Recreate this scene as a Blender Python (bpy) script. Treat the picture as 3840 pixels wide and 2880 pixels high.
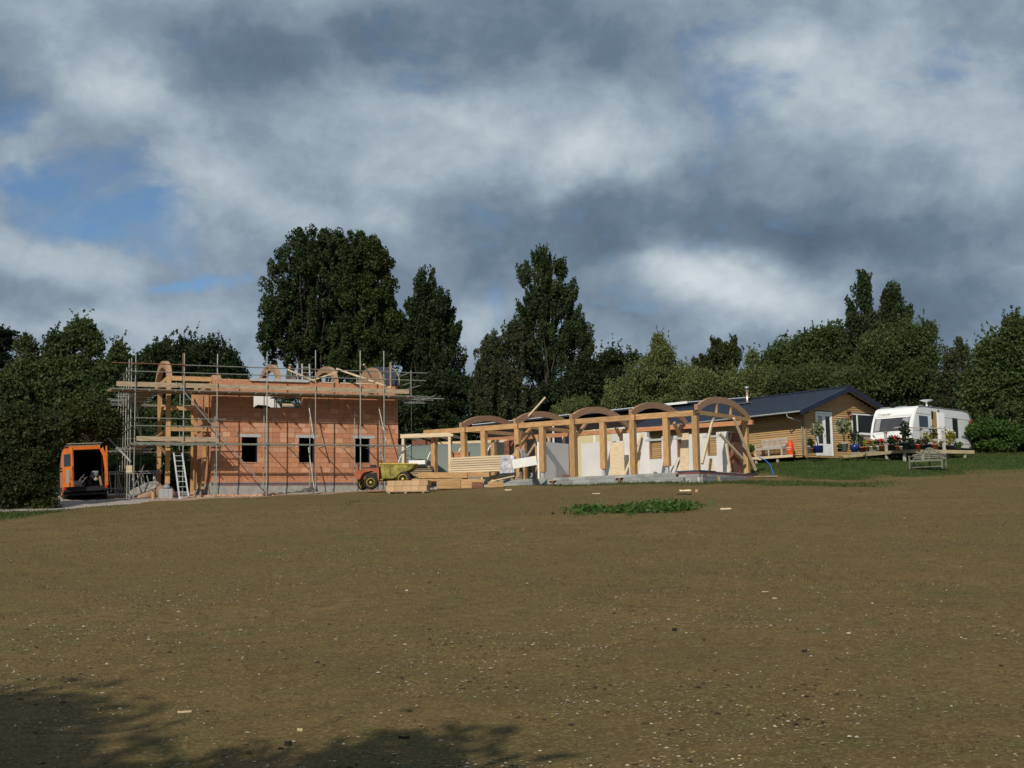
import bpy, bmesh, math, random
import numpy as np
from mathutils import Vector, Matrix, Euler
random.seed(7); RNG = np.random.default_rng(11)
for o in list(bpy.data.objects): bpy.data.objects.remove(o)
SC = bpy.context.scene; COL = SC.collection
R = math.radians
# ------------------------------------------------------------------ camera
FPX = 4700.0; PITCH = R(6.6); ROLL = R(-0.95); CAM = np.array([0, 0, 1.6])
_ct, _st, _cr, _sr = math.cos(PITCH), math.sin(PITCH), math.cos(ROLL), math.sin(ROLL)
_X = np.array([1, 0, 0.]); _Y = np.array([0, -_st, _ct]); _Z = np.array([0, -_ct, -_st])
MC = np.array([_cr*_X+_sr*_Y, -_sr*_X+_cr*_Y, _Z]).T
cd = bpy.data.cameras.new('camera'); cam = bpy.data.objects.new('camera', cd); COL.objects.link(cam)
cd.sensor_width = 36; cd.lens = FPX/3840*36; cd.clip_end = 3000; cd.clip_start = .1
m4 = Matrix.Identity(4)
for i in range(3):
    for j in range(3): m4[i][j] = MC[i][j]
m4.translation = Vector(CAM); cam.matrix_world = m4; SC.camera = cam
def ray(px, py): return MC @ np.array([(px-1920)/FPX, -(py-1440)/FPX, -1.])
def PY(px, py, y):
    r = ray(px, py); return CAM + r*(y/r[1])
def azel(px, py):
    r = ray(px, py); r = r/np.linalg.norm(r)
    return math.degrees(math.atan2(r[0], r[1])), math.degrees(math.asin(r[2]))
# ------------------------------------------------------------------ sun and sky
SUN_AZ, SUN_EL = 20.7, 36.0       # the light travels towards +Y, turned 20.7 degrees towards +X
sd = bpy.data.lights.new('sun', 'SUN'); sd.energy = 3.7; sd.angle = R(.53); sd.color = (1, .91, .78)
sun = bpy.data.objects.new('sun', sd); COL.objects.link(sun)
tv = Vector((math.sin(R(SUN_AZ))*math.cos(R(SUN_EL)), math.cos(R(SUN_AZ))*math.cos(R(SUN_EL)), -math.sin(R(SUN_EL))))
sun.rotation_euler = tv.to_track_quat('-Z', 'Y').to_euler(); sun.location = (-30, -60, 60)
SC.view_settings.view_transform = 'Standard'; SC.view_settings.look = 'None'
SC.view_settings.exposure = 0.0; SC.view_settings.gamma = 1
W = bpy.data.worlds.new('World'); SC.world = W; W.use_nodes = True
nt = W.node_tree; nt.nodes.clear(); N = nt.nodes; LK = nt.links
def nd(t, **k):
    n = N.new(t)
    for a, b in k.items(): setattr(n, a, b)
    return n
def mth(op, a, b=None, c=None, clamp=False):
    n = nd('ShaderNodeMath', operation=op, use_clamp=clamp)
    for i, v in enumerate((a, b, c)):
        if v is None: continue
        if isinstance(v, (int, float)): n.inputs[i].default_value = v
        else: LK.new(v, n.inputs[i])
    return n.outputs[0]
def vmt(op, a, b=None):
    n = nd('ShaderNodeVectorMath', operation=op)
    for i, v in enumerate((a, b)):
        if v is None: continue
        if isinstance(v, tuple): n.inputs[i].default_value = v
        else: LK.new(v, n.inputs[i])
    return n
tc = nd('ShaderNodeTexCoord'); D = tc.outputs['Generated']
sx = nd('ShaderNodeSeparateXYZ'); LK.new(D, sx.inputs[0])
az = mth('MULTIPLY', mth('ARCTAN2', sx.outputs[0], sx.outputs[1]), 57.2958)
el = mth('MULTIPLY', mth('ARCSINE', sx.outputs[2]), 57.2958)
def noise(vec, scale, detail, rough=.55, dist=0.0):
    n = nd('ShaderNodeTexNoise'); LK.new(vec, n.inputs['Vector'])
    n.inputs['Scale'].default_value = scale; n.inputs['Detail'].default_value = detail
    n.inputs['Roughness'].default_value = rough; n.inputs['Distortion'].default_value = dist
    return n
flat = vmt('MULTIPLY', D, (1., 1., 1.35)).outputs[0]
wn = noise(flat, 4.2, 5, .55)
wc = nd('ShaderNodeSeparateColor'); LK.new(wn.outputs['Color'], wc.inputs[0])
azw = mth('MULTIPLY_ADD', mth('SUBTRACT', wc.outputs[0], .5), 13, az)
elw = mth('MULTIPLY_ADD', mth('SUBTRACT', wc.outputs[1], .5), 10, el)
cv = nd('ShaderNodeCombineXYZ'); LK.new(azw, cv.inputs[0]); LK.new(elw, cv.inputs[1])
def blobs(lst, start):
    acc = start
    for px, py, sx_, sy_, amp in lst:
        a, e = azel(px, py); k = 57.3/FPX
        d = vmt('MULTIPLY', vmt('SUBTRACT', cv.outputs[0], (a, e, 0.)).outputs[0], (1/(sx_*k), 1/(sy_*k), 0.))
        q = vmt('DOT_PRODUCT', d.outputs[0]); LK.new(d.outputs[0], q.inputs[1])
        acc = mth('MULTIPLY_ADD', mth('POWER', .3679, q.outputs['Value']), amp, acc)
    return acc
n1 = noise(flat, 3.1, 7, .56, .25); n2 = noise(flat, 10.0, 8, .60, .35)
base = mth('MULTIPLY_ADD', mth('SUBTRACT', n1.outputs[0], .5), .52, .525)
base = mth('MULTIPLY_ADD', mth('SUBTRACT', n2.outputs[0], .5), .50, base); n3 = noise(flat, 27.0, 6, .62, .3); base = mth('MULTIPLY_ADD', mth('SUBTRACT', n3.outputs[0], .5), .26, base)
vw = vmt('ADD', vmt('MULTIPLY', flat, (7.5, 7.5, 9.5)).outputs[0], vmt('MULTIPLY', noise(flat, 9.0, 5, .6).outputs['Color'], (1.3, 1.3, 1.3)).outputs[0]).outputs[0]
vo = nd('ShaderNodeTexVoronoi', feature='SMOOTH_F1'); LK.new(vw, vo.inputs['Vector']); vo.inputs['Scale'].default_value = 1.0; vo.inputs['Smoothness'].default_value = .35
base = mth('MULTIPLY_ADD', mth('SUBTRACT', .48, vo.outputs['Distance']), .20, base)
Bv = blobs([ (250, 1050, 420, 70, .10), (200, 1180, 260, 60, .14), # px, py, size x, size y, amount: clouds bright (+) and dark (-)
    (520, 330, 230, 130, .24), (700, 650, 230, 130, .20), (120, 880, 300, 110, .26), (60, 470, 180, 90, .10), (650, 1160, 500, 110, .12),
    (1300, 760, 260, 90, .10), (1750, 460, 480, 130, .16), (2250, 560, 300, 120, .22), (2000, 300, 330, 110, .10), (2900, 200, 260, 160, .22),
    (3350, 200, 420, 190, .20), (2650, 1030, 330, 100, .32), (2400, 960, 160, 60, .10), (3050, 1080, 260, 100, .18), (1740, 1240, 130, 120, .22), (3650, 500, 240, 130, .10),
    (1150, 140, 480, 170, -.28), (2050, 140, 430, 180, -.26), (2400, 720, 620, 95, -.22), (3200, 790, 640, 100, -.28), (1950, 880, 420, 130, -.16), (3600, 1050, 360, 200, -.22), (90, 1060, 260, 70, -.14),
    (80, 120, 250, 160, -.06), (3000, 560, 300, 120, -.06), (1300, 1000, 380, 120, -.06), (2350, 900, 150, 80, -.14), (3000, 1270, 900, 70, -.12)], base)
ramp = nd('ShaderNodeValToRGB'); LK.new(Bv, ramp.inputs[0]); cr = ramp.color_ramp
cr.elements[0].position = .10; cr.elements[0].color = (.085, .125, .180, 1)
cr.elements[1].position = 1.0; cr.elements[1].color = (.68, .74, .77, 1)
for p, c in ((.34, (.145, .205, .275, 1)), (.52, (.245, .315, .395, 1)), (.72, (.42, .495, .555, 1))):
    e_ = cr.elements.new(p); e_.color = c
# openings of blue sky between the clouds
blue = blobs([(90, 600, 230, 60, .85), (330, 740, 250, 62, .90), (30, 390, 100, 45, .55), (640, 985, 140, 34, .85), (900, 990, 130, 40, .75), (330, 560, 300, 60, .30), (620, 740, 120, 60, .35), (2550, 910, 200, 50, .30), (1560, 100, 160, 50, .22), (2900, 60, 120, 50, .2)],
             mth('MULTIPLY_ADD', mth('SUBTRACT', n1.outputs[0], .5), -.5, -.06))
blue = mth('MULTIPLY', mth('SUBTRACT', mth('MULTIPLY_ADD', mth('SUBTRACT', n2.outputs[0], .5), -3.0, blue), .22), 1.25, clamp=True)
sky = nd('ShaderNodeTexSky', sky_type='NISHITA', sun_disc=False)
sky.sun_elevation = R(SUN_EL); sky.sun_rotation = R(SUN_AZ + 180); sky.altitude = 60; sky.air_density = 1.0; sky.dust_density = .6; sky.ozone_density = 2.0
sk = vmt('MULTIPLY', sky.outputs[0], (.064, .078, .088)).outputs[0]
mx = nd('ShaderNodeMix', data_type='RGBA'); LK.new(blue, mx.inputs[0]); LK.new(ramp.outputs[0], mx.inputs[6]); LK.new(sk, mx.inputs[7])
bg = nd('ShaderNodeBackground'); LK.new(mx.outputs[2], bg.inputs[0]); bg.inputs[1].default_value = 1.0
wo = nd('ShaderNodeOutputWorld'); LK.new(bg.outputs[0], wo.inputs[0])
# ------------------------------------------------------------------ materials
def mat(name, col, var=.18, scale=6., rough=.8, metal=0., rand=.0, stretch=(1, 1, 1), bump=0., attr=None, trans=0., detail=5, col2=None, spec=.3):
    m = bpy.data.materials.new(name); m.use_nodes = True
    t = m.node_tree; nn = t.nodes; b = nn['Principled BSDF']; l = t.links
    b.inputs['Roughness'].default_value = rough; b.inputs['Metallic'].default_value = metal
    b.inputs['Specular IOR Level'].default_value = spec
    co = nn.new('ShaderNodeTexCoord'); mp = nn.new('ShaderNodeMapping'); mp.inputs['Scale'].default_value = stretch
    l.new(co.outputs['Object'], mp.inputs[0])
    no = nn.new('ShaderNodeTexNoise'); no.inputs['Scale'].default_value = scale; no.inputs['Detail'].default_value = detail
    l.new(mp.outputs[0], no.inputs['Vector'])
    rp = nn.new('ShaderNodeValToRGB'); l.new(no.outputs[0], rp.inputs[0])
    c = Vector(col[:3]); c2 = Vector(col2[:3]) if col2 else None
    rp.color_ramp.elements[0].position = .32; rp.color_ramp.elements[1].position = .68
    rp.color_ramp.elements[0].color = (*(c*(1-var)), 1); rp.color_ramp.elements[1].color = (*((c2 if c2 else c*(1+var))), 1)
    out = rp.outputs[0]
    if rand or attr:
        if attr:
            at = nn.new('ShaderNodeAttribute'); at.attribute_name = attr; val = at.outputs['Fac']
        else:
            oi = nn.new('ShaderNodeObjectInfo'); val = oi.outputs['Random']
        mr = nn.new('ShaderNodeMapRange'); l.new(val, mr.inputs[0]); mr.inputs[3].default_value = 1-rand; mr.inputs[4].default_value = 1+rand
        vm = nn.new('ShaderNodeVectorMath'); vm.operation = 'SCALE'; l.new(out, vm.inputs[0]); l.new(mr.outputs[0], vm.inputs['Scale']); out = vm.outputs[0]
    l.new(out, b.inputs['Base Color'])
    if bump:
        bp = nn.new('ShaderNodeBump'); bp.inputs['Strength'].default_value = bump; bp.inputs['Distance'].default_value = .02
        l.new(no.outputs[0], bp.inputs['Height']); l.new(bp.outputs[0], b.inputs['Normal'])
    return m
def leafmat(name, ca, cb, trans=.38, rough=.55):
    m = bpy.data.materials.new(name); m.use_nodes = True; t = m.node_tree; nn = t.nodes; b = nn['Principled BSDF']; l = t.links
    at = nn.new('ShaderNodeAttribute'); at.attribute_name = 'tone'
    rp = nn.new('ShaderNodeValToRGB'); l.new(at.outputs['Fac'], rp.inputs[0])
    rp.color_ramp.elements[0].color = (*ca, 1); rp.color_ramp.elements[1].color = (*cb, 1)
    l.new(rp.outputs[0], b.inputs['Base Color']); b.inputs['Roughness'].default_value = rough; b.inputs['Specular IOR Level'].default_value = .25
    tr = nn.new('ShaderNodeBsdfTranslucent'); l.new(rp.outputs[0], tr.inputs[0])
    mi = nn.new('ShaderNodeMixShader'); mi.inputs[0].default_value = trans
    l.new(b.outputs[0], mi.inputs[1]); l.new(tr.outputs[0], mi.inputs[2]); l.new(mi.outputs[0], nn['Material Output'].inputs[0])
    return m
M = {}
M['clay'] = mat('clay_block', (.46, .205, .110), .12, 5, .9, rand=.12, bump=.3, col2=(.52, .255, .145))
M['clay_tan'] = mat('pallet_clay', (.50, .33, .19), .12, 5, .9, rand=.14, bump=.3)
M['clay_pale'] = mat('clay_block_pale', (.53, .29, .18), .12, 5, .9, rand=.16, bump=.3)
M['mortar'] = mat('thin_joint_mortar', (.27, .13, .085), .2, 9, .95)
M['concrete'] = mat('concrete', (.33, .32, .30), .18, 4, .9, rand=.12, bump=.3)
M['block_grey'] = mat('grey_block', (.29, .30, .30), .16, 7, .92, rand=.22, bump=.4)
M['mortar_grey'] = mat('grey_mortar', (.52, .50, .46), .15, 9, .95)
M['blue_brick'] = mat('blue_brick', (.06, .065, .09), .3, 9, .7, rand=.3)
M['red_brick'] = mat('red_brick', (.30, .08, .05), .25, 9, .85, rand=.3)
M['oak'] = mat('structural_timber', (.42, .24, .105), .20, 3, .75, rand=.14, stretch=(9, 9, 1.0), bump=.2, col2=(.56, .35, .165))
M['oak_h'] = mat('structural_timber_long', (.42, .24, .105), .20, 3, .75, rand=.14, stretch=(1.0, 9, 9), bump=.2, col2=(.56, .35, .165))
M['oak_red'] = mat('laminated_timber', (.36, .215, .125), .18, 3, .7, rand=.10, stretch=(2, 2, 9), col2=(.43, .27, .165))
M['oak_orange'] = mat('wall_plate_timber', (.45, .20, .09), .18, 3, .7, rand=.10, stretch=(1, 9, 9), col2=(.54, .27, .14))
M['pine'] = mat('new_pine', (.64, .51, .34), .16, 3, .75, rand=.12, stretch=(1.2, 7, 7), bump=.1)
M['board'] = mat('scaffold_board', (.34, .265, .175), .25, 2.5, .85, rand=.26, stretch=(1, 6, 6), bump=.2)
M['steel'] = mat('galvanised_steel', (.30, .32, .28), .25, 9, .5, .55, rand=.15, stretch=(3, 3, 1))
M['steel_bright'] = mat('bright_steel', (.45, .48, .48), .15, 9, .35, .6)
M['alu'] = mat('aluminium', (.70, .71, .70), .1, 9, .4, .55)
M['rust'] = mat('rusty_steel', (.20, .09, .06), .3, 9, .8, .2)
M['lintel'] = mat('lintel_concrete', (.42, .43, .43), .12, 6, .9)
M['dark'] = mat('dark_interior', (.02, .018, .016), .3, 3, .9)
M['white'] = mat('white_board', (.82, .82, .80), .04, 3, .6)
M['render'] = mat('white_insulation', (.60, .595, .59), .05, 2.2, .75, rand=.05, bump=.05)
M['membrane'] = mat('dark_membrane', (.035, .04, .055), .3, 4, .55)
M['tarp'] = mat('black_sheet', (.06, .055, .05), .4, 4, .5, col2=(.16, .14, .12), bump=.4)
M['orange'] = mat('orange_paint', (.58, .135, .012), .22, 1.6, .38, spec=.5, col2=(.70, .18, .015), detail=8)
M['orange_old'] = mat('orange_red_paint', (.34, .075, .03), .25, 4, .5, col2=(.40, .12, .05))
M['yellow'] = mat('yellow_paint', (.20, .165, .04), .40, 4, .6, col2=(.37, .31, .06), bump=.1, detail=8)
M['yellow_rim'] = mat('yellow_rim', (.55, .44, .06), .25, 5, .4)
M['rubber'] = mat('rubber', (.028, .026, .023), .3, 9, .85)
M['black'] = mat('black_plastic', (.018, .018, .02), .2, 9, .5)
M['glass'] = mat('dark_glass', (.018, .024, .028), .3, 1.5, .08, spec=.8)
M['glass_grey'] = mat('caravan_window', (.05, .05, .055), .3, 1.5, .12, spec=.7)
M['redlight'] = mat('red_lens', (.65, .02, .015), .1, 9, .3)
M['seal'] = mat('galvanised_grey_trim', (.28, .28, .28), .1, 9, .6)
M['weather'] = mat('weatherboard', (.43, .285, .14), .20, 2.2, .8, rand=.14, stretch=(1, 8, 8), bump=.15, col2=(.55, .36, .17))
M['post_wood'] = mat('corner_wood', (.36, .25, .14), .2, 3, .8, stretch=(8, 8, 1))
M['roof'] = mat('dark_roof_metal', (.032, .042, .065), .10, 2, .45, .1, spec=.5)
M['navy'] = mat('navy_fascia', (.014, .020, .042), .1, 2, .5)
M['soffit'] = mat('soffit', (.42, .33, .20), .1, 3, .8)
M['gutter'] = mat('grey_gutter', (.24, .27, .27), .1, 5, .5)
M['upvc'] = mat('white_frame', (.80, .82, .84), .03, 4, .4)
M['cream'] = mat('cream_render', (.62, .54, .32), .05, 3, .85)
M['copper'] = mat('flue_steel', (.62, .42, .30), .1, 5, .25, .8)
M['gas'] = mat('orange_gas_paint', (.66, .07, .012), .08, 5, .4)
M['teak'] = mat('weathered_teak', (.42, .40, .36), .15, 5, .85, rand=.1)
M['teak_dark'] = mat('mossy_teak', (.17, .175, .14), .2, 5, .85, rand=.1)
M['deck'] = mat('deck_timber', (.30, .23, .15), .2, 3, .85, rand=.15, stretch=(6, 1, 6))
M['deck_edge'] = mat('deck_fascia', (.42, .35, .21), .15, 3, .85)
M['caravan'] = mat('caravan_white', (.80, .82, .82), .03, 1.5, .3, spec=.5)
M['trim'] = mat('caravan_trim', (.25, .26, .28), .1, 5, .5)
M['curtain'] = mat('curtain_grey', (.30, .30, .32), .1, 8, .8, stretch=(9, 9, 1))
M['tan'] = mat('tan_panel', (.42, .28, .12), .1, 4, .6)
M['terra'] = mat('terracotta', (.38, .13, .06), .15, 6, .85, rand=.25)
M['potblue'] = mat('blue_glaze', (.015, .025, .14), .1, 6, .12, spec=.8)
M['potdark'] = mat('dark_pot', (.03, .035, .045), .2, 6, .6)
M['potgrey'] = mat('stone_pot', (.36, .34, .30), .15, 6, .85)
M['hose'] = mat('blue_pipe', (.03, .14, .55), .1, 5, .4)
M['poly'] = mat('polythene', (.20, .225, .205), .2, .9, .45, spec=.3, col2=(.15, .18, .15))
M['bark'] = mat('bark', (.05, .042, .033), .35, 4, .95, stretch=(3, 3, .7), bump=.4)
M['silver'] = mat('foil', (.50, .50, .57), .3, 2, .5, .3, bump=.2, col2=(.75, .75, .80))
M['skin'] = mat('skin', (.48, .24, .16), .08, 9, .6)
M['hair'] = mat('dark_hair', (.02, .014, .010), .3, 20, .8)
M['top_grey'] = mat('grey_top', (.24, .25, .28), .12, 6, .9)
M['olive'] = mat('olive_cloth', (.075, .09, .045), .2, 6, .9)
M['cap'] = mat('grey_green_cap', (.17, .20, .15), .12, 6, .9)
M['boot'] = mat('pale_boots', (.25, .27, .30), .2, 6, .8)
M['flower_red'] = mat('red_petals', (.60, .04, .05), .2, 9, .6)
# ------------------------------------------------------------------ mesh helpers
class MB:
    def __init__(s): s.v = []; s.f = []
    def quad(s, *p):
        i = len(s.v); s.v += [tuple(q) for q in p]; s.f.append(tuple(range(i, i+len(p))))
    def box(s, x0, x1, y0, y1, z0, z1, mtx=None):
        P = [Vector(p) for p in ((x0,y0,z0),(x1,y0,z0),(x1,y1,z0),(x0,y1,z0),(x0,y0,z1),(x1,y0,z1),(x1,y1,z1),(x0,y1,z1))]
        if mtx is not None: P = [mtx @ p for p in P]
        i = len(s.v); s.v += [tuple(p) for p in P]
        s.f += [tuple(i+k for k in q) for q in ((0,3,2,1),(4,5,6,7),(0,1,5,4),(1,2,6,5),(2,3,7,6),(3,0,4,7))]
        return s
    def bar(s, a, b, w, h, up=(0, 0, 1)):
        a = Vector(a); b = Vector(b); d = (b-a); L = d.length; d.normalize(); up = Vector(up)
        if abs(d.dot(up)) > .98: up = Vector((0, 1, 0))
        x = d.cross(up).normalized(); z = x.cross(d)
        m = Matrix((x, d, z)).transposed().to_4x4(); m.translation = a
        return s.box(-w/2, w/2, 0, L, -h/2, h/2, m)
    def tube(s, a, b, r0, r1=None, n=6, cap=True):
        return s.path([a, b], [r0, r0 if r1 is None else r1], n, cap)
    def path(s, pts, rad, n=6, cap=True):
        pts = [Vector(p) for p in pts]
        if isinstance(rad, (int, float)): rad = [rad]*len(pts)
        i0 = len(s.v); prev = None
        for k, p in enumerate(pts):
            d = (pts[min(k+1, len(pts)-1)]-pts[max(k-1, 0)]).normalized()
            ref = Vector((0, 0, 1)) if abs(d.z) < .9 else Vector((1, 0, 0))
            x = d.cross(ref).normalized(); y = x.cross(d)
            if prev is not None and x.dot(prev) < 0: x = -x; y = -y
            prev = x
            for j in range(n):
                a = 2*math.pi*j/n; s.v.append(tuple(p + x*(rad[k]*math.cos(a)) + y*(rad[k]*math.sin(a))))
        for k in range(len(pts)-1):
            for j in range(n):
                a = i0+k*n+j; b = i0+k*n+(j+1) % n; s.f.append((a, b, b+n, a+n))
        if cap:
            s.f.append(tuple(i0+j for j in range(n))[::-1]); e = i0+(len(pts)-1)*n; s.f.append(tuple(e+j for j in range(n)))
        return s
    def lathe(s, c, prof, n=16, axis='z'):
        c = Vector(c); i0 = len(s.v)
        for r, h in prof:
            for j in range(n):
                a = 2*math.pi*j/n; x, y = r*math.cos(a), r*math.sin(a)
                p = {'z': (x, y, h), 'x': (h, x, y), 'y': (x, h, y)}[axis]; s.v.append(tuple(c+Vector(p)))
        for k in range(len(prof)-1):
            for j in range(n):
                a = i0+k*n+j; b = i0+k*n+(j+1) % n; s.f.append((a, b, b+n, a+n))
        s.f.append(tuple(i0+j for j in range(n))[::-1]); e = i0+(len(prof)-1)*n; s.f.append(tuple(e+j for j in range(n)))
        return s
    def prism(s, poly, y0, y1, axis='y'):     # poly of (a,b) extruded along an axis
        i0 = len(s.v); n = len(poly)
        for y in (y0, y1):
            for a, b in poly: s.v.append({'y': (a, y, b), 'x': (y, a, b), 'z': (a, b, y)}[axis])
        s.f.append(tuple(i0+j for j in range(n))); s.f.append(tuple(i0+n+j for j in range(n))[::-1])
        for j in range(n): s.f.append((i0+j, i0+n+j, i0+n+(j+1) % n, i0+(j+1) % n))
        return s
    def mesh(s, name, m, smooth=False):
        me = bpy.data.meshes.new(name); me.from_pydata(s.v, [], s.f); me.materials.append(m)
        bm = bmesh.new(); bm.from_mesh(me); bmesh.ops.recalc_face_normals(bm, faces=bm.faces); bm.to_mesh(me); bm.free()
        if smooth: me.polygons.foreach_set('use_smooth', [True]*len(me.polygons)); 
        me.update(); return me
    def build(s, name, m, parent=None, smooth=False, loc=(0, 0, 0), rot=(0, 0, 0)):
        o = bpy.data.objects.new(name, s.mesh(name, m, smooth)); COL.objects.link(o)
        if parent: o.parent = parent
        o.location = loc; o.rotation_euler = rot; return o
def tag(o, label=None, cat=None, group=None, kind=None):
    if label: o['label'] = label
    if cat: o['category'] = cat
    if group: o['group'] = group
    if kind: o['kind'] = kind
    return o
def thing(name, label, cat, loc=(0, 0, 0), yaw=0, group=None, rot=None):
    o = bpy.data.objects.new(name, None); COL.objects.link(o); o.empty_display_size = .3
    o.location = loc; o.rotation_euler = rot if rot else (0, 0, yaw); return tag(o, label, cat, group)
def inst(me, name, parent, loc, scale=(1, 1, 1), rot=(0, 0, 0)):
    o = bpy.data.objects.new(name, me); COL.objects.link(o); o.parent = parent
    o.location = loc; o.scale = scale; o.rotation_euler = rot; return o
class Frame:
    def __init__(s, o, yaw):
        s.o = np.array(o, float); a = R(yaw); s.yaw = a
        s.u = np.array([math.cos(a), math.sin(a), 0]); s.w = np.array([-math.sin(a), math.cos(a), 0])
    def pt(s, u, w, z): return s.o + s.u*u + s.w*w + np.array([0, 0, z])
FL = Frame((-14.70, 61.0, 4.08), 22.5)     # brick house: front left corner at damp course
FT = Frame((8.21, 55.0, 4.04), -35)        # timber frame house: front right corner
FH = Frame((15.16, 65.0, 5.165), -54)      # boarded bungalow corner, side wall to -u, gable along +w
FK = Frame((20.37, 63.8, 5.33), 45)        # caravan
# ------------------------------------------------------------------ ground shape
def hh(F, u, w, z): p = F.pt(u, w, z); return (p[0], p[1], p[2])
CP = [(0, -30, -1.4), (-30, -30, -1.4), (30, -30, -1.2), (-40, 0, -.6), (40, 0, -.2), (0, 0, -.12), (-3.6, 9, 0), (3.3, 8.4, 0), (-8, 15, .32), (0, 15, .36), (8, 15, .40), (-12, 25, .98), (0, 25, 1.05), (12, 25, 1.12),
      (-16, 40, 1.98), (0, 40, 2.25), (-6, 34, 1.82), (16, 40, 2.35), (-22, 50, 2.45), (-19, 53, 2.75), (-26, 46, 2.05), (-10, 52, 2.95), (0, 51, 2.98), (12, 51, 3.12), (24, 51, 3.42),
      (-20.7, 60, 3.28), (-17.7, 58.5, 3.22), (-24, 56, 2.95), (-10, 60, 3.35), (-5.8, 57, 3.28), (-.1, 58, 3.52), (8.2, 55, 3.5), (3, 57, 3.5), (11.6, 58.5, 3.75),
      (15.5, 61.5, 4.45), (13.5, 61.5, 4.30), (19.1, 59, 4.0), (19, 62.5, 4.72), (25.2, 62, 4.62), (18, 66, 5.0), (25, 67, 5.15), (14, 66.5, 4.95), (11, 70, 4.9), (30, 57, 4.3),
      (-20, 70, 3.9), (-8, 70, 4.0), (3, 68, 4.05), (-30, 65, 3.7), (-30, 85, 4.4), (0, 85, 4.7), (30, 85, 5.8), (-60, 60, 3.0), (60, 60, 5.0), (-100, 150, 5), (0, 150, 6), (100, 150, 7), (-60, 0, -.8), (60, 0, 0), (0, 400, 9), (-300, 400, 8), (300, 400, 10), (-300, 0, -2), (300, 0, 0), (0, -300, -4), (-300, -300, -5), (300, -300, -4)]
CPa = np.array(CP, float)
def _phi(r): return r*r*np.log(r+1e-9)
_n = len(CPa); _K = _phi(np.linalg.norm(CPa[:, None, :2]-CPa[None, :, :2], axis=2)) + np.eye(_n)*.6
_P = np.c_[np.ones(_n), CPa[:, :2]]
_S = np.linalg.solve(np.block([[_K, _P], [_P.T, np.zeros((3, 3))]]), np.r_[CPa[:, 2], np.zeros(3)])
def gz(x, y):
    x = np.atleast_1d(np.asarray(x, float)); y = np.atleast_1d(np.asarray(y, float))
    r = np.sqrt((x[:, None]-CPa[None, :, 0])**2+(y[:, None]-CPa[None, :, 1])**2)
    z = _phi(r) @ _S[:_n] + _S[_n] + _S[_n+1]*x + _S[_n+2]*y
    near = np.clip(1-(np.hypot(x, y)-60)/60, 0, 1)
    z = z + near*(.045*np.sin(x*1.3+np.sin(y*.9)*1.5)*np.sin(y*1.1+x*.4) + .012*np.sin(x*4.1+y*2.3)*np.sin(y*3.7-x*1.9))
    return z
def g(x, y): return float(gz(x, y)[0])
def on_ground(px, py):          # point where the ground is met in a given direction
    r = ray(px, py); t = np.linspace(5, 90, 1700); P = CAM[None]+r[None]*t[:, None]
    d = P[:, 2]-gz(P[:, 0], P[:, 1]); k = np.argmax(d < 0)
    return P[k] if d[k] < 0 else P[-1]
def vnoise(x, y, s, seed=0):
    x = x/s+seed*17.3; y = y/s-seed*9.1; xi = np.floor(x); yi = np.floor(y); fx = x-xi; fy = y-yi
    fx = fx*fx*(3-2*fx); fy = fy*fy*(3-2*fy)
    h = lambda a, b: np.modf(np.abs(np.sin(a*127.1+b*311.7+seed*3.3)*43758.5453))[0]
    return (h(xi, yi)*(1-fx)+h(xi+1, yi)*fx)*(1-fy)+(h(xi, yi+1)*(1-fx)+h(xi+1, yi+1)*fx)*fy
def fbm(x, y, s, seed=0): return .5*vnoise(x, y, s, seed)+.3*vnoise(x, y, s/2.1, seed+1)+.2*vnoise(x, y, s/4.3, seed+2)
def sstep(a, b, v): t = np.clip((v-a)/(b-a), 0, 1); return t*t*(3-2*t)
def lawn_mask(x, y):
    # lawn before the deck, thin green strip along the timber frame plinth, green at the far left
    n = (fbm(x, y, 2.2, 5)-.5)
    edge = 56.3 + .10*(x-19) + n*5.0
    a = sstep(-.5, 1.6, y-edge)*sstep(10.5, 13.2, x+n*3+.35*(y-60))
    du = (x-FT.o[0])*FT.u[0]+(y-FT.o[1])*FT.u[1]; dw = (x-FT.o[0])*FT.w[0]+(y-FT.o[1])*FT.w[1]
    b = sstep(-2.0, -.5, dw+n*2.2)*sstep(-9.5, -7, du+n*3)*sstep(9, 6, du)*.8
    b = b*sstep(3.5, 1.5, dw)
    c = sstep(-17.6, -19.4, x+n*1.2)*sstep(44.5, 46.5, y+n*2)*sstep(54, 51, y)
    d = sstep(.66, .78, fbm(x, y, 3.0, 9))*sstep(.52, .7, fbm(x, y, .6, 3))*.45
    far = sstep(72, 76, y)
    return np.clip(np.maximum.reduce([a, b, c, d, far]), 0, 1)
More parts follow.
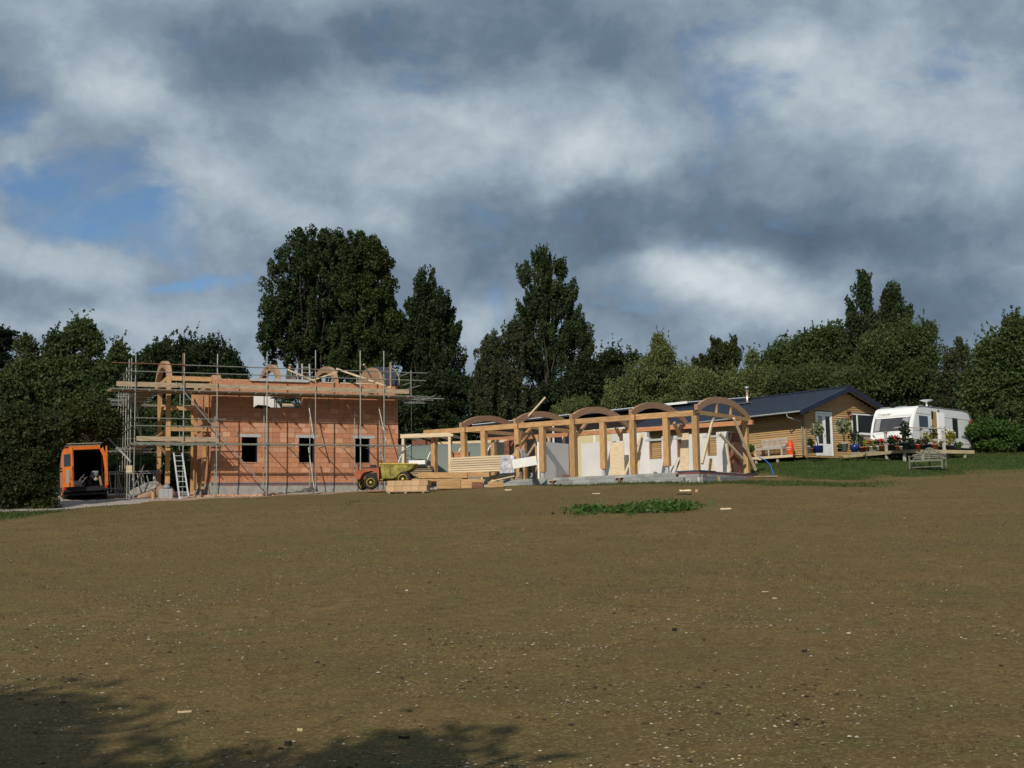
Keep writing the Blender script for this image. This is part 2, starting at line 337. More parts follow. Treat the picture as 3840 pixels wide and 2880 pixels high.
def make_ground():
    ys = np.r_[np.arange(-300, -20, 40), np.arange(-20, 0, 2), np.arange(0, 20, .25), np.arange(20, 75, .5), np.arange(75, 110, 2.5), np.arange(110, 200, 15), np.arange(200, 1200, 120)]
    xs = np.r_[np.arange(-800, -100, 100), np.arange(-100, -36, 8), np.arange(-36, 36, .5), np.arange(36, 100, 8), np.arange(100, 801, 100)]
    Xg, Yg = np.meshgrid(xs, ys); x = Xg.ravel(); y = Yg.ravel(); z = gz(x, y)
    nx, ny = len(xs), len(ys); idx = np.arange(nx*ny).reshape(ny, nx)
    f = np.stack([idx[:-1, :-1], idx[:-1, 1:], idx[1:, 1:], idx[1:, :-1]], -1).reshape(-1, 4)
    me = bpy.data.meshes.new('field'); me.from_pydata(np.c_[x, y, z].tolist(), [], f.tolist())
    me.polygons.foreach_set('use_smooth', [True]*len(me.polygons))
    a = me.attributes.new('lawn', 'FLOAT', 'POINT'); a.data.foreach_set('value', lawn_mask(x, y).astype(np.float32))
    m = bpy.data.materials.new('field_soil_and_grass'); m.use_nodes = True; t = m.node_tree; nn = t.nodes; l = t.links; b = nn['Principled BSDF']
    b.inputs['Roughness'].default_value = .95; b.inputs['Specular IOR Level'].default_value = .1
    co = nn.new('ShaderNodeTexCoord')
    def nz(s, d, r=.6):
        n = nn.new('ShaderNodeTexNoise'); n.inputs['Scale'].default_value = s; n.inputs['Detail'].default_value = d; n.inputs['Roughness'].default_value = r
        l.new(co.outputs['Object'], n.inputs['Vector']); return n.outputs[0]
    def mixc(fac, a_, b_, bl='MIX'):
        n = nn.new('ShaderNodeMix'); n.data_type = 'RGBA'; n.blend_type = bl
        for i, v in ((0, fac), (6, a_), (7, b_)):
            if isinstance(v, (int, float)): n.inputs[i].default_value = v
            elif isinstance(v, tuple): n.inputs[i].default_value = (*v, 1)
            else: l.new(v, n.inputs[i])
        return n.outputs[2]
    def rr(v, a_, b_):
        n = nn.new('ShaderNodeMapRange'); l.new(v, n.inputs[0]); n.inputs[1].default_value = a_; n.inputs[2].default_value = b_; return n.outputs[0]
    soil = mixc(rr(nz(.35, 6), .35, .65), (.150, .101, .040), (.215, .145, .060))
    soil = mixc(rr(nz(1.4, 7), .42, .66), soil, (.100, .094, .032))
    soil = mixc(rr(nz(.13, 4), .40, .66), soil, (.120, .096, .036)); soil = mixc(rr(nz(5, 8, .7), .42, .64), soil, (.105, .074, .030))
    soil = mixc(rr(nz(22, 6, .7), .50, .68), soil, (.265, .200, .090))
    soil = mixc(rr(nz(60, 4, .7), .52, .72), soil, (.085, .058, .028))
    grass = mixc(rr(nz(.8, 6), .35, .65), (.034, .064, .015), (.070, .098, .026))
    grass = mixc(rr(nz(2.2, 6, .7), .52, .75), grass, (.100, .090, .036)); grass = mixc(rr(nz(9, 6, .7), .4, .75), grass, (.020, .048, .010))
    at = nn.new('ShaderNodeAttribute'); at.attribute_name = 'lawn'
    col = mixc(at.outputs['Fac'], soil, grass)
    l.new(col, b.inputs['Base Color'])
    bp = nn.new('ShaderNodeBump'); bp.inputs['Strength'].default_value = .55; bp.inputs['Distance'].default_value = .04
    ad = nn.new('ShaderNodeMath'); ad.operation = 'ADD'; l.new(nz(14, 8, .7), ad.inputs[0]); l.new(nz(55, 5, .7), ad.inputs[1])
    l.new(ad.outputs[0], bp.inputs['Height']); l.new(bp.outputs[0], b.inputs['Normal'])
    me.materials.append(m); o = bpy.data.objects.new('field', me); COL.objects.link(o)
    tag(o, 'brown harvested field sloping gently up to the building site', None, None, 'structure')
make_ground()
def sheet(name, fn, x0, x1, y0, y1, st, m, lift, label):
    xs = np.arange(x0, x1, st); ys = np.arange(y0, y1, st); Xg, Yg = np.meshgrid(xs, ys); x = Xg.ravel(); y = Yg.ravel()
    k = fn(x, y); z = gz(x, y)+lift*np.clip(k*3, 0, 1)-(k < 0)*.05; ins = (k > 0).reshape(Xg.shape); idx = np.arange(len(x)).reshape(Xg.shape)
    q = ins[:-1, :-1] | ins[1:, 1:] | ins[:-1, 1:] | ins[1:, :-1]
    f = np.stack([idx[:-1, :-1][q], idx[:-1, 1:][q], idx[1:, 1:][q], idx[1:, :-1][q]], -1)
    me = bpy.data.meshes.new(name); me.from_pydata(np.c_[x, y, z].tolist(), [], f.tolist()); me.materials.append(m)
    me.polygons.foreach_set('use_smooth', [True]*len(me.polygons))
    o = bpy.data.objects.new(name, me); COL.objects.link(o); return tag(o, label, None, None, 'structure')
M['gravel'] = mat('pale_gravel', (.30, .26, .23), .35, 14, .95, bump=.7, detail=8, col2=(.42, .37, .33))
M['dirt'] = mat('pinkish_dirt', (.30, .19, .13), .25, 3, .95, bump=.5, detail=8, col2=(.36, .25, .18))
def track(x, y):
    n = fbm(x, y, 1.5, 2)-.5
    c = -21.5-(57-y)*.35
    return np.minimum(np.minimum(y-50.0-(x+24)*.50+n*1.5, 75-y), 5.5-np.abs(x-c+n*1.2))
sheet('gravel_track', track, -32, -12, 49, 74, .4, M['gravel'], .035, 'pale gravel track leading to the orange van')
def apron(x, y):
    n = fbm(x, y, 1.2, 8)-.5
    du = (x-FL.o[0])*FL.u[0]+(y-FL.o[1])*FL.u[1]; dw = (x-FL.o[0])*FL.w[0]+(y-FL.o[1])*FL.w[1]
    return np.minimum.reduce([dw+3.6+n*1.8-np.clip(du, -1, 4)*.45, 10-dw, du+5.0+n, 11-du])
sheet('site_dirt', apron, -24, 0, 54, 76, .4, M['dirt'], .022, 'bare pinkish dirt round the foot of the scaffolding')
# ================================================================== BRICK HOUSE UNDER CONSTRUCTION
def runs(x0, x1, cuts):
    segs = [(x0, x1)]
    for a, b in cuts:
        ns = []
        for s0, s1 in segs:
            if b <= s0 or a >= s1: ns.append((s0, s1)); continue
            if a > s0: ns.append((s0, a))
            if b < s1: ns.append((b, s1))
        segs = ns
    return segs
FLyaw = FL.yaw
bh = thing('unfinished_house', 'two storey orange clay block house shell wrapped in scaffolding', 'house', FL.o, FLyaw)
CH = .249; BL = .373
unit = MB().box(-.5, .5, 0, 1, -.5, .5)
clayA = unit.mesh('block', M['clay']); clayB = unit.mesh('block', M['clay_pale'])
OPEN = [(1.47, 2.24, 4*CH, 9*CH), (4.32, 5.08, 4*CH, 9*CH), (7.22, 7.98, 4*CH, 9*CH), (2.04, 4.50, 15*CH, 18*CH)]
LINT = [(1.30, 2.41, 9*CH+.003, 9*CH+.15), (4.14, 5.24, 9*CH+.003, 9*CH+.15), (7.08, 8.22, 9*CH+.003, 9*CH+.15)]
rest = MB(); core = MB(); cnt = 0
order = [c for c in range(20)]
allb = []
for c in order:
    z0, z1 = c*CH, (c+1)*CH
    if c == 19: z1 = 5.02
    cuts = [(a, b) for a, b, p, q in OPEN if p < (z0+z1)/2 < q] + ([(a, b) for a, b, p, q in LINT] if c == 9 else [])
    for s0, s1 in runs(0, 9.5, cuts):
        x = s0 - ((c % 2)*BL*.5 + (c*7 % 5)*.01) if s0 == 0 else s0-((c % 2)*.5)*BL
        while x < s1-.01:
            a, b = max(x, s0), min(x+BL, s1)
            if b-a > .03: allb.append((a, b, z0, z1, c))
            x += BL
    if c != 9:
        for s0, s1 in runs(0, 9.5, cuts): core.box(s0+.004, s1-.004, .014, .29, z0, z1 if c < 19 else z1-.01)
    else:
        for s0, s1 in runs(0, 9.5, cuts): core.box(s0+.004, s1-.004, .014, .29, z0, z1)
# infill above lintels (course 9 over the lintel)
for a, b, z0, z1 in LINT:
    core.box(a, b, .014, .29, z1, 10*CH); x = a
    while x < b-.01: allb.append((x, min(x+BL, b), z1, 10*CH, 9)); x += BL
allb.sort(key=lambda q: abs(q[4]-8.5) + (4 if q[1]-q[0] < .25 else 0))
for i, (a, b, z0, z1, c) in enumerate(allb):
    off = random.uniform(0, .006); gp = .006
    if i < 298:
        pale = random.random() < (.34 if 5 <= c <= 13 else .06)
        inst(clayB if pale else clayA, 'block', bh, ((a+b)/2, -off, (z0+z1)/2), (b-a-gp*1.3, .28, z1-z0-gp*1.6))
    else: rest.box(a+gp*.6, b-gp*.6, -off, .28, z0+gp*.8, z1-gp*.8)
tag(rest.build('block_courses', M['clay'], bh), kind='stuff')
core.build('joint_mortar', M['mortar'], bh)
for a, b, z0, z1 in LINT: MB().box(a, b, -.008, .285, z0, z1-.003).build('lintel', M['lintel'], bh)
# other walls of the shell
def wallbox(name, x0, x1, y0, y1, z0, z1, m): MB().box(x0, x1, y0, y1, z0, z1).build(name, m, bh)
sw = MB()
for c in range(20):
    for k in range(14):
        y = .30+k*.35 - (.17 if c % 2 else 0)
        if y < .295: continue
        sw.box(0, .28, y, min(y+.344, 5.39), c*CH+.004, (c+1)*CH-.004)
        sw.box(9.22, 9.5, y, min(y+.344, 5.39), c*CH+.004, (c+1)*CH-.004)
tag(sw.build('side_wall_blocks', M['clay'], bh), kind='stuff')
wallbox('back_wall', 0, 9.5, 5.40, 5.68, 0, 3.7, M['clay'])
wallbox('back_wall_upper', 0, 1.2, 5.40, 5.68, 3.7, 4.98, M['clay']); wallbox('back_wall_upper', 6.0, 9.5, 5.40, 5.68, 3.7, 4.98, M['clay'])
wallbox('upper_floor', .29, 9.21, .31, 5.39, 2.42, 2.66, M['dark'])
wallbox('ground_floor', .29, 9.21, .31, 5.39, -.20, -.02, M['concrete'])
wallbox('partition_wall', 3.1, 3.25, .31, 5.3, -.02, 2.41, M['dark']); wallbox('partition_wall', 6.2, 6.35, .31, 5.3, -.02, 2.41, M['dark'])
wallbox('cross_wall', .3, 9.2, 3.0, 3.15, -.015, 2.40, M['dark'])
wallbox('footing', -.04, 9.56, -.05, 5.75, -1.3, -.30, M['concrete'])
wallbox('foundation_course', -.02, 9.52, -.02, 5.70, -.30, -.155, M['concrete'])
# damp course: two rows of blue and one of red brick, built brick by brick
for nm, m, rows in (('blue_bricks', M['blue_brick'], ((-.05, 0.0), )), ('red_bricks', M['red_brick'], ((-.148, -.105), ))):
    bk = MB()
    for z0, z1 in (((-.098, -.055), (-.05, -.004)) if nm == 'blue_bricks' else rows):
        x = -.1 if z0 > -.09 else 0
        while x < 9.5: bk.box(max(x, 0)+.004, min(x+.225, 9.5)-.006, -.012, .1, z0+.003, z1-.003); x += .225
    tag(bk.build(nm, m, bh), kind='stuff')
MB().box(0, 9.5, -.004, 5.69, -.154, 0).build('brick_mortar', M['mortar_grey'], bh)
for a, b, z0, z1 in OPEN[:3]:
    f = MB(); f.box(a, a+.03, .05, .27, z0, z1-.003); f.box(b-.03, b, .05, .27, z0, z1-.003); f.box(a+.03, b-.03, .04, .27, z0, z0+.03); f.build('window_lining', M['navy'], bh)
    MB().box(a-.02, b+.02, -.03, .05, z0-.035, z0-.002).build('sill', M['clay_pale'], bh)
# lifting lintels lying at the wall head, coping pieces, pier
for a, b in ((1.85, 3.05), (3.07, 4.78)): MB().box(a, b, -.10, .12, 5.03, 5.17).build('steel_lintel', M['lintel'], bh)
MB().box(.02, .42, -.01, .40, 5.021, 5.27).build('corner_pier', M['clay_pale'], bh)
for a, b in ((5.55, 6.15), (6.45, 8.2), (9.15, 9.45)): MB().box(a, b, .02, .26, 5.04, 5.085).build('wall_plate', M['pine'], bh)
for c, (a, b) in enumerate(((.45, 1.8), (4.8, 5.5), (8.3, 9.1))):
    MB().box(a, b, .0, .26, 5.021, 5.10).build('coping_block', M['clay_pale'], bh)
# timber bay on the left
P_ = lambda n, x, y, z0, z1, s=.21, m='oak': MB().box(x-s/2, x+s/2, y-s/2, y+s/2, z0, z1).build(n, M[m], bh)
P_('bay_post', -2.05, .11, -.05, 5.10); P_('bay_post', -1.86, 5.2, -.4, 5.0); P_('bay_post', -.12, 5.3, -.4, 4.9); P_('bay_post', -.45, 2.2, -.3, 4.9, .17)
MB().bar((-.32, .6, -.3), (-.12, .6, 4.9), .16, .22, (0, 1, 0)).build('bay_post', M['oak'], bh)
for (x0, x1, y, z0, z1, m) in ((-1.94, -.01, .10, 4.95, 5.17, 'oak_h'), (-1.94, -.01, .10, 2.49, 2.69, 'oak_h'), (-1.75, -.01, 5.2, 4.0, 4.2, 'oak_h'), (-1.75, -.01, 5.2, 2.2, 2.4, 'oak_h')):
    MB().box(x0, x1, y-.07, y+.07, z0, z1).build('bay_beam', M[m], bh)
for z in (4.98, 2.45): MB().box(-2.13, -1.97, .22, 5.09, z, z+.2).build('bay_beam', M['oak'], bh)
MB().bar((-1.9, 5.0, 2.2), (-1.3, 5.2, 1.4), .12, .12).build('bay_brace', M['oak'], bh)
MB().bar((-1.86, 4.9, 3.2), (-1.86, 3.9, 4.1), .12, .12).build('bay_brace', M['oak'], bh)
def arch(name, parent, m, x, w0, w1, z0, z1, rise, depth, thick, n=14, power=2., filled=False):
    # rib standing in the plane x = const between depths w0 and w1
    o_, i_ = [], []
    for k in range(n+1):
        a = math.pi*k/n; t = (1-math.cos(a))/2
        y = w0+(w1-w0)*t; zb = z0+(z1-z0)*t
        s = math.sin(a)**(2/power) if power else 0
        o_.append((y, zb+rise*s))
        ym = (w0+w1)/2; yi = ym+(y-ym)*(1-2*depth/(w1-w0)); i_.append((yi, zb+(rise-depth)*s))
    b = MB(); X0, X1 = x-thick/2, x+thick/2
    i0 = len(b.v)
    for (y, z), (yi, zi) in zip(o_, i_):
        b.v += [(X0, y, z), (X1, y, z), (X1, yi, zi), (X0, yi, zi)]
    for k in range(n):
        a = i0+4*k
        for j in range(4): b.f.append((a+j, a+(j+1) % 4, a+4+(j+1) % 4, a+4+j))
    b.f.append((i0, i0+1, i0+2, i0+3)); e = i0+4*n; b.f.append((e+3, e+2, e+1, e))
    o = b.build(name, m, parent)
    return o_, i_
for x in (-2.02, 3.32, 6.24):
    arch('roof_arch', bh, M['oak_red'], x, .02, 5.1, 5.0, 5.0, 1.18, .33, .24)
o_, i_ = arch('roof_arch', bh, M['oak_red'], 8.75, -.05, 5.1, 5.0, 5.0, 1.20, .30, .22)
pl = MB(); pl.prism([(y, z+.004) for y, z in o_], 8.60, 8.638, 'x'); pl.build('gable_ply_panel', M['oak_red'], bh)
vt = MB(); n = len(o_)
for k in range(n-1):
    (y0, z0), (y1, z1) = o_[k], o_[k+1]
    vt.quad((8.72, y0, z0+.01), (9.55, y0, z0+.01), (9.55, y1, z1+.01), (8.72, y1, z1+.01)); vt.quad((8.72, y0, z0+.05), (9.55, y0, z0+.05), (9.55, y1, z1+.05), (8.72, y1, z1+.05))
    vt.quad((9.55, y0, z0+.01), (9.55, y0, z0+.05), (9.55, y1, z1+.05), (9.55, y1, z1+.01)); vt.quad((8.72, y0, z0+.01), (8.72, y0, z0+.05), (8.72, y1, z1+.05), (8.72, y1, z1+.01))
vt.build('roof_membrane', M['membrane'], bh)
ed = MB()
for k in range(n-1): ed.bar((9.58, o_[k][0], o_[k][1]+.03), (9.58, o_[k+1][0], o_[k+1][1]+.03), .05, .05, (1, 0, 0))
ed.build('vault_edge_batten', M['deck_edge'], bh)
# ---------------------------------------------------------------- scaffold
sc = thing('scaffold', 'grey tube scaffold with timber boards round the two storey clay block house', 'scaffold', FL.o, FLyaw)
def lz(u, w):
    p = FL.pt(u, w, 0); return g(p[0], p[1])-4.08
TR = .026
def pole(a, b, nm='standard', m='steel', r=TR): MB().tube(a, b, r, n=6).build(nm, M[m], sc)
WO = -1.4
for u, top in ((-3.75, 5.98), (-1.53, 6.1), (.03, 6.12), (2.42, 6.32), (4.82, 6.48), (7.1, 6.56), (8.33, 6.6)):
    z = lz(u, WO); pole((u, WO, z), (u, WO, top), m='rust' if abs(u+1.53) < .01 and False else 'steel', r=.03)
    MB().box(u-.08, u+.08, WO-.08, WO+.08, z-.02, z+.02).build('base_plate', M['steel'], sc)
pole((-1.60, WO, 4.6), (-1.60, WO, 6.1), m='rust')
for u, top in ((.12, 3.82), (2.5, 4.24), (4.8, 4.3), (7.1, 3.68), (8.42, 3.7)):
    pole((u, -.3, lz(u, -.3)), (u, -.3, top), r=.024)
for w, top in ((-.5, 5.9), (.7, 6.0), (1.9, 5.75), (3.2, 5.6), (4.6, 5.35), (6.0, 5.2)):
    pole((-3.85, w, lz(-3.85, w)), (-3.85, w, top), r=.027)
for u, w, top in ((-2.6, 6.9, 5.2), (-.6, 6.9, 5.3), (1.6, 6.9, 6.0), (4.4, 6.9, 6.0), (6.8, 6.9, 6.2), (9.2, 6.9, 6.3), (10.6, 4.2, 6.0), (10.6, 1.2, 6.0)):
    pole((u, w, lz(u, w)), (u, w, top), r=.024)
def ledger(u0, u1, w, z, nm='ledger', m='steel', sag=0, r=TR): pole((u0, w, z), (u1, w, z+sag), nm, m, r)
ledger(-4.85, -1.55, WO-.05, 5.53, 'guard_rail', 'rust'); ledger(-1.6, 10.65, WO-.05, 5.52, 'guard_rail')
ledger(-4.2, 4.9, WO-.05, 5.155, 'guard_rail'); ledger(4.3, 10.55, WO-.055, 5.13, 'guard_rail')
ledger(-4.9, 5.3, WO+.05, 4.33, 'ledger'); ledger(4.6, 10.7, WO+.05, 4.33, 'ledger')
ledger(-4.3, 10.4, -.3, 4.27, 'ledger')
ledger(-3.75, 9.5, WO-.05, 1.80); ledger(-3.6, 3.4, WO+.06, 1.76); ledger(3.2, 9.55, WO+.06, 1.77); ledger(-3.7, .4, -.1, 1.80)
ledger(-3.75, .45, WO-.05, 2.96, 'guard_rail'); ledger(-3.75, .55, WO-.05, 2.60, 'guard_rail')
ledger(-3.9, 10.7, 6.9, 5.1, 'guard_rail'); ledger(-3.9, 10.7, 6.9, 4.3, 'ledger'); ledger(-3.9, 9.5, 5.9, 4.25, 'ledger'); ledger(-3.9, 1, 6.9, 2.6, 'guard_rail')
# returns along the left end
for z in (5.5, 5.15, 4.33, 2.95, 2.58, 1.78):
    pole((-3.9, -1.6, z), (-3.9, 7.0, z+.0), 'guard_rail' if z not in (4.33, 1.78) else 'ledger', r=.025)
for z in (4.33, 1.78): pole((-2.8, -1.3, z-.02), (-2.8, 6.6, z-.02), 'ledger', r=.025)
for k, (w, z, l) in enumerate(((.4, 4.22, .55), (1.4, 4.24, .45), (2.4, 4.21, .8), (3.4, 4.23, .6), (4.4, 4.2, 1.0), (5.4, 4.22, .7), (.6, 1.68, .5), (1.7, 1.70, .45), (2.8, 1.67, .85), (3.9, 1.69, .55), (5.2, 1.68, 1.0))):
    pole((-3.9-l, w, z), (-2.6, w, z), 'transom', 'steel_bright' if k % 2 else 'steel', r=.025)
# transoms under the front lift
for u in (-4.3, -3.1, -1.9, -.8, .6, 1.9, 2.9, 4.1, 5.2, 6.3, 7.4, 8.6, 9.6):
    pole((u, -1.62, 4.275), (u, -.05, 4.275), 'transom', r=.025)
    MB().box(u-.05, u+.05, -1.40, -1.30, 4.24, 4.36).build('coupler', M['steel'], sc)
for u in (-3.2, -2.0, -.9, .3, 2.6, 3.8, 5.3, 6.6, 7.8): pole((u, -1.6, 1.73), (u, -.02, 1.73), 'transom', r=.025)
for u in (-3.75, -1.53, .03, 2.42, 4.82, 7.1, 8.33):
    for z in (5.52, 5.14, 1.8): MB().box(u-.045, u+.045, WO-.08, WO+.03, z-.05, z+.05).build('coupler', M['rust' if z > 5.3 else 'steel'], sc)
# right hand end: tubes left sticking out beyond the corner
for (a, b, m) in (((9.0, -1.15, 4.26), (11.6, -1.15, 4.26), 'steel_bright'), ((9.2, -.7, 4.22), (11.2, -.7, 4.22), 'steel'), ((9.6, -.1, 4.2), (11.0, .2, 4.2), 'steel'),
                  ((9.95, .9, 4.30), (9.95, -1.9, 4.30), 'steel'), ((10.9, 3.6, 4.33), (10.9, -1.8, 4.33), 'steel'), ((9.9, .3, 4.15), (11.1, .3, 4.16), 'steel_bright'), ((9.7, -1.5, 5.0), (9.7, 6.9, 5.1), 'steel'), ((9.65, -1.5, 5.50), (9.65, 6.9, 5.55), 'steel'), ((10.3, -1.2, 4.9), (9.5, 1.4, 4.7), 'steel')):
    pole(a, b, 'ledger', m)
pole((10.6, 2.2, .6), (10.6, 2.2, 3.1), 'standard', 'steel')
# braces
pole((-1.92, -1.52, 4.68), (2.42, -1.52, -.42), 'brace', 'steel_bright', .027)
pole((-3.72, -1.2, 3.7), (-2.75, 4.0, 1.9), 'brace'); pole((-3.72, -1.2, 2.9), (-3.0, 2.0, 2.0), 'brace')
pole((-3.8, -.2, 1.0), (-4.35, 6.8, 2.7), 'brace', 'alu', .05)
pole((-3.70, -1.3, -.2), (-3.0, 1.5, .9), 'brace', 'steel_bright')
# loose tubes leaning
for a, b in (((4.62, -.75, 3.9), (4.80, -1.15, 2.1)), ((4.58, -.9, 1.7), (4.80, -1.25, -.35)), ((8.25, -.7, 3.85), (8.50, -1.2, 1.95)), ((8.2, -1.0, 1.7), (8.45, -1.2, .7)), ((7.35, -.6, -.4), (7.4, -.4, 1.0))):
    pole(a, b, 'loose_tube', 'steel', .026)
for u in (.75, 4.05, 5.6, 5.75, 6.6, 9.05, .3): pole((u+.2, -.12, 3.6), (u+.2, -.12, 4.25), 'hanger_tube', r=.015)
# toe boards and deck boards
def board(x0, x1, y0, y1, z0, z1, nm='deck_board', tilt=0): MB().box(x0, x1, y0, y1, z0, z1).build(nm, M['board'], sc)
for a, b, z, y in ((-4.60, -1.42, 4.445, -1.345), (-1.42, 1.1, 4.45, -1.35), (1.1, 5.4, 4.455, -1.345), (5.4, 9.68, 4.445, -1.35)): board(a, b, y, y+.038, z, z+.225, 'toe_board')
board(-3.67, .05, -1.345, -1.307, 1.90, 2.115, 'toe_board')
for w in range(5):
    y = -1.28+w*.235
    for a, b in ((-4.9, -1.2), (-1.18, 2.6), (2.62, 6.3), (6.32, 9.9)): board(a+.13*(w % 2), b+.1*((w*3) % 2)-.02, y, y+.22, 4.305, 4.343)
for k in range(4):
    u = -3.75+k*.235
    for a, b in ((-.05, 3.4), (3.42, 6.9)): board(u, u+.22, a, b, 4.305+.001*k, 4.343); board(u, u+.22, a, b-.3, 1.832, 1.87)
for w in range(4):
    y = -1.28+w*.235; board(-3.67, .05, y, y+.22, 1.832, 1.87)
    y = 5.95+w*.235; board(-3.9, 3.2, y, y+.22, 4.305, 4.343); board(3.22, 9.6, y, y+.22, 4.305, 4.343); board(-3.9, 0, y, y+.22, 1.83, 1.868)
board(-4.9, -2.9, 6.0, 6.22, 3.95, 3.99)
# ---------------------------------------------------------------- loose things on and round the brick house
def Lp(u, w, z): return FL.pt(u, w, z)
def loose_bar(name, label, cat, a, b, w, h, m, F=FL, group=None, up=(0, 0, 1)):
    A = Vector(F.pt(*a)); Bq = Vector(F.pt(*b)); o = MB().bar((0, 0, 0), Bq-A, w, h, up).build(name, M[m], None, loc=A)
    return tag(o, label, cat, group)
loose_bar('timber_batten', 'pale batten sloping down from the leftmost open roof arch to the wall head', 'batten', (3.72, -.05, 5.65), (5.0, -.12, 5.14), .07, .07, 'pine')
loose_bar('timber_batten', 'short batten rising to the right in front of the middle roof arch', 'batten', (5.0, -.12, 5.16), (6.28, -.12, 5.62), .07, .06, 'pine')
loose_bar('timber_batten', 'long pale board running down right from the middle roof arch to the toe board', 'batten', (6.15, -.3, 5.75), (8.75, -1.2, 4.75), .09, .09, 'pine')
loose_bar('timber_batten', 'pale batten standing at a slant above the membrane covered vault', 'batten', (7.95, 1.0, 6.20), (8.55, 1.6, 5.6), .07, .07, 'pine')
loose_bar('timber_post', 'short brown post standing up beside the dark covered vault', 'post', (8.95, -.5, 4.62), (8.95, -.5, 6.15), .08, .08, 'board', up=(0, 1, 0))
def ladder(label, base, top, width, rungs, F=FL, uaxis=(1, 0, 0), name='ladder'):
    A = Vector(F.pt(*base)); Bt = Vector(F.pt(*top)); t = thing(name, label, 'ladder', A)
    ua = Vector(F.u)*uaxis[0]+Vector(F.w)*uaxis[1]; d = Bt-A
    for s in (-1, 1):
        MB().bar(ua*(s*width/2), d+ua*(s*width/2*.92), .035, .07, ua).build('stile', M['alu'], t)
        MB().bar(d+ua*(s*width/2*.92), d*1.02+ua*(s*width/2*.92), .045, .08, ua).build('end_cap', M['potgrey'], t)
    for k in range(rungs):
        q = d*((k+.6)/rungs); MB().tube(q-ua*(width/2), q+ua*(width/2), .017).build('rung', M['alu'], t)
    return t
ladder('aluminium ladder leaning on the lower lift in front of the timber bay', (-1.52, -1.95, -.9), (-1.78, -1.5, 1.30), .42, 9)
ladder('ladder sticking up above the wall head beside the workman in a cap', (5.02, 1.3, 2.7), (4.96, 1.35, 6.1), .42, 12)
# white boards and timber seen through the high window opening
t = thing('insulation_board', 'white insulation boards leaning behind the high window opening of the clay block house', 'board', Lp(2.15, 2.25, 2.66), FLyaw)
MB().prism([(-.15, 0), (1.45, 0), (1.45, 1.72), (.95, 2.12), (-.15, 2.12)], 0, .05).build('board', M['white'], t)
MB().prism([(1.47, 0), (1.7, 0), (1.7, 1.35), (1.47, 1.62)], .02, .07).build('board', M['render'], t)
t = thing('timber_rack', 'pale yellow timber frame behind the right half of the high window opening', 'frame', Lp(3.95, 2.2, 2.66), FLyaw)
for z in (.95, 1.1, 1.4): MB().box(0, 1.3, 0, .05, z, z+.11).build('rail', M['pine'], t)
for x in (0, .6, 1.2): MB().box(x, x+.07, .06, .11, 0, 1.5).build('stud', M['pine'], t)
MB().box(-.02, 1.32, -.02, -.005, 1.2, 1.38).build('strip', M['gutter'], t)
o = MB().path([(0, 0, 0), (.15, -.02, .05), (.35, 0, .02), (.5, .02, .06), (.75, 0, .0)], [.05, .08, .09, .06, .04], 8).build('rag_bundle', M['dark'], None, loc=Lp(2.1, -.04, 3.72), rot=(0, 0, FLyaw)); tag(o, 'black crumpled cloth hanging over the sill of the high window opening', 'cloth')
# black sheet along the foot of the wall
b = MB(); nx = 26
for i in range(nx):
    x = i/(nx-1); zt = (.02+.05*math.sin(i*1.7))+(.36*max(0, (x-.55)/.45)**1.3); zb = -.02
    for w, z in ((-.30-.06*math.sin(i*1.1), zb), (-.12, zt*.6+.03), (0, zt)): b.v.append((x*2.75, w, z))
for i in range(nx-1):
    for j in range(2): a = i*3+j; b.f.append((a, a+3, a+4, a+1))
bz = lz(3.6, -.6); o = b.build('ground_sheet', M['tarp'], None, True, loc=Lp(2.3, -.75, bz+.02), rot=(0, -R(3.0), FLyaw)); tag(o, 'crumpled black sheet lying along the foot of the clay block wall', 'sheet')
# rubble
rb = MB(); 
for k in range(260):
    u = random.uniform(-2.6, 3.0); w = -.25-abs(random.gauss(0, .45)); s = random.uniform(.02, .07); p = (u, w, lz(u, w)-(-.67)+s*.3)
    m_ = Matrix.Translation(p) @ Euler([random.random()*6 for _ in range(3)]).to_matrix().to_4x4(); rb.box(-s, s, -s*.7, s*.7, -s*.5, s*.5, m_)
o = rb.build('brick_rubble', M['clay_pale'], None, loc=Lp(0, 0, -.67), rot=(0, 0, FLyaw)); tag(o, 'broken orange brick rubble scattered along the foot of the wall', 'rubble', None, 'stuff')
for i, (u, w, l, a, lab) in enumerate(((-.9, -1.9, 1.0, .3, 'brown offcut lying nearest the ladder foot'), (-.2, -1.7, .8, -.5, 'brown offcut lying at the left wall corner'), (-.5, -1.3, .9, .9, 'dark plank lying against the corner of the footing'), (.1, -2.1, .7, .1, 'thin offcut lying before the first inner pole'))):
    z = lz(u, w); o = MB().box(-l/2, l/2, -.06, .06, 0, .06).build('wood_offcut', M['board'], None, loc=Lp(u, w, z+.02), rot=(0, .05, FLyaw+a)); tag(o, lab, 'offcut', 'wood scraps by the ladder')
# pallet-high stack of grey blocks with a bag on it
u0, w0 = -2.25, -.9; zz = lz(u0, w0)
gb = MB().box(-.5, .5, -.5, .5, -.5, .5).mesh('block', M['lintel'])
t = thing('grey_block_stack', 'neat stack of pale grey blocks left of the aluminium ladder', 'block stack', Lp(u0, w0, zz), FLyaw)
MB().box(-.31, .31, -.25, .25, 0, .05).build('pallet', M['board'], t)
for r_ in range(6):
    for c in range(3): inst(gb, 'block', t, (-.2+c*.2, 0, .09+r_*.072), (.19, .42, .064))
o = MB().lathe((0, 0, 0), [(.16, 0), (.19, .05), (.15, .15), (.08, .20), (.03, .22)], 9).build('cement_bag', M['top_grey'], None, True, loc=Lp(u0+.05, w0, zz+.50), rot=(0, .1, 0)); tag(o, 'small grey bag sitting on the stack of grey blocks', 'bag')
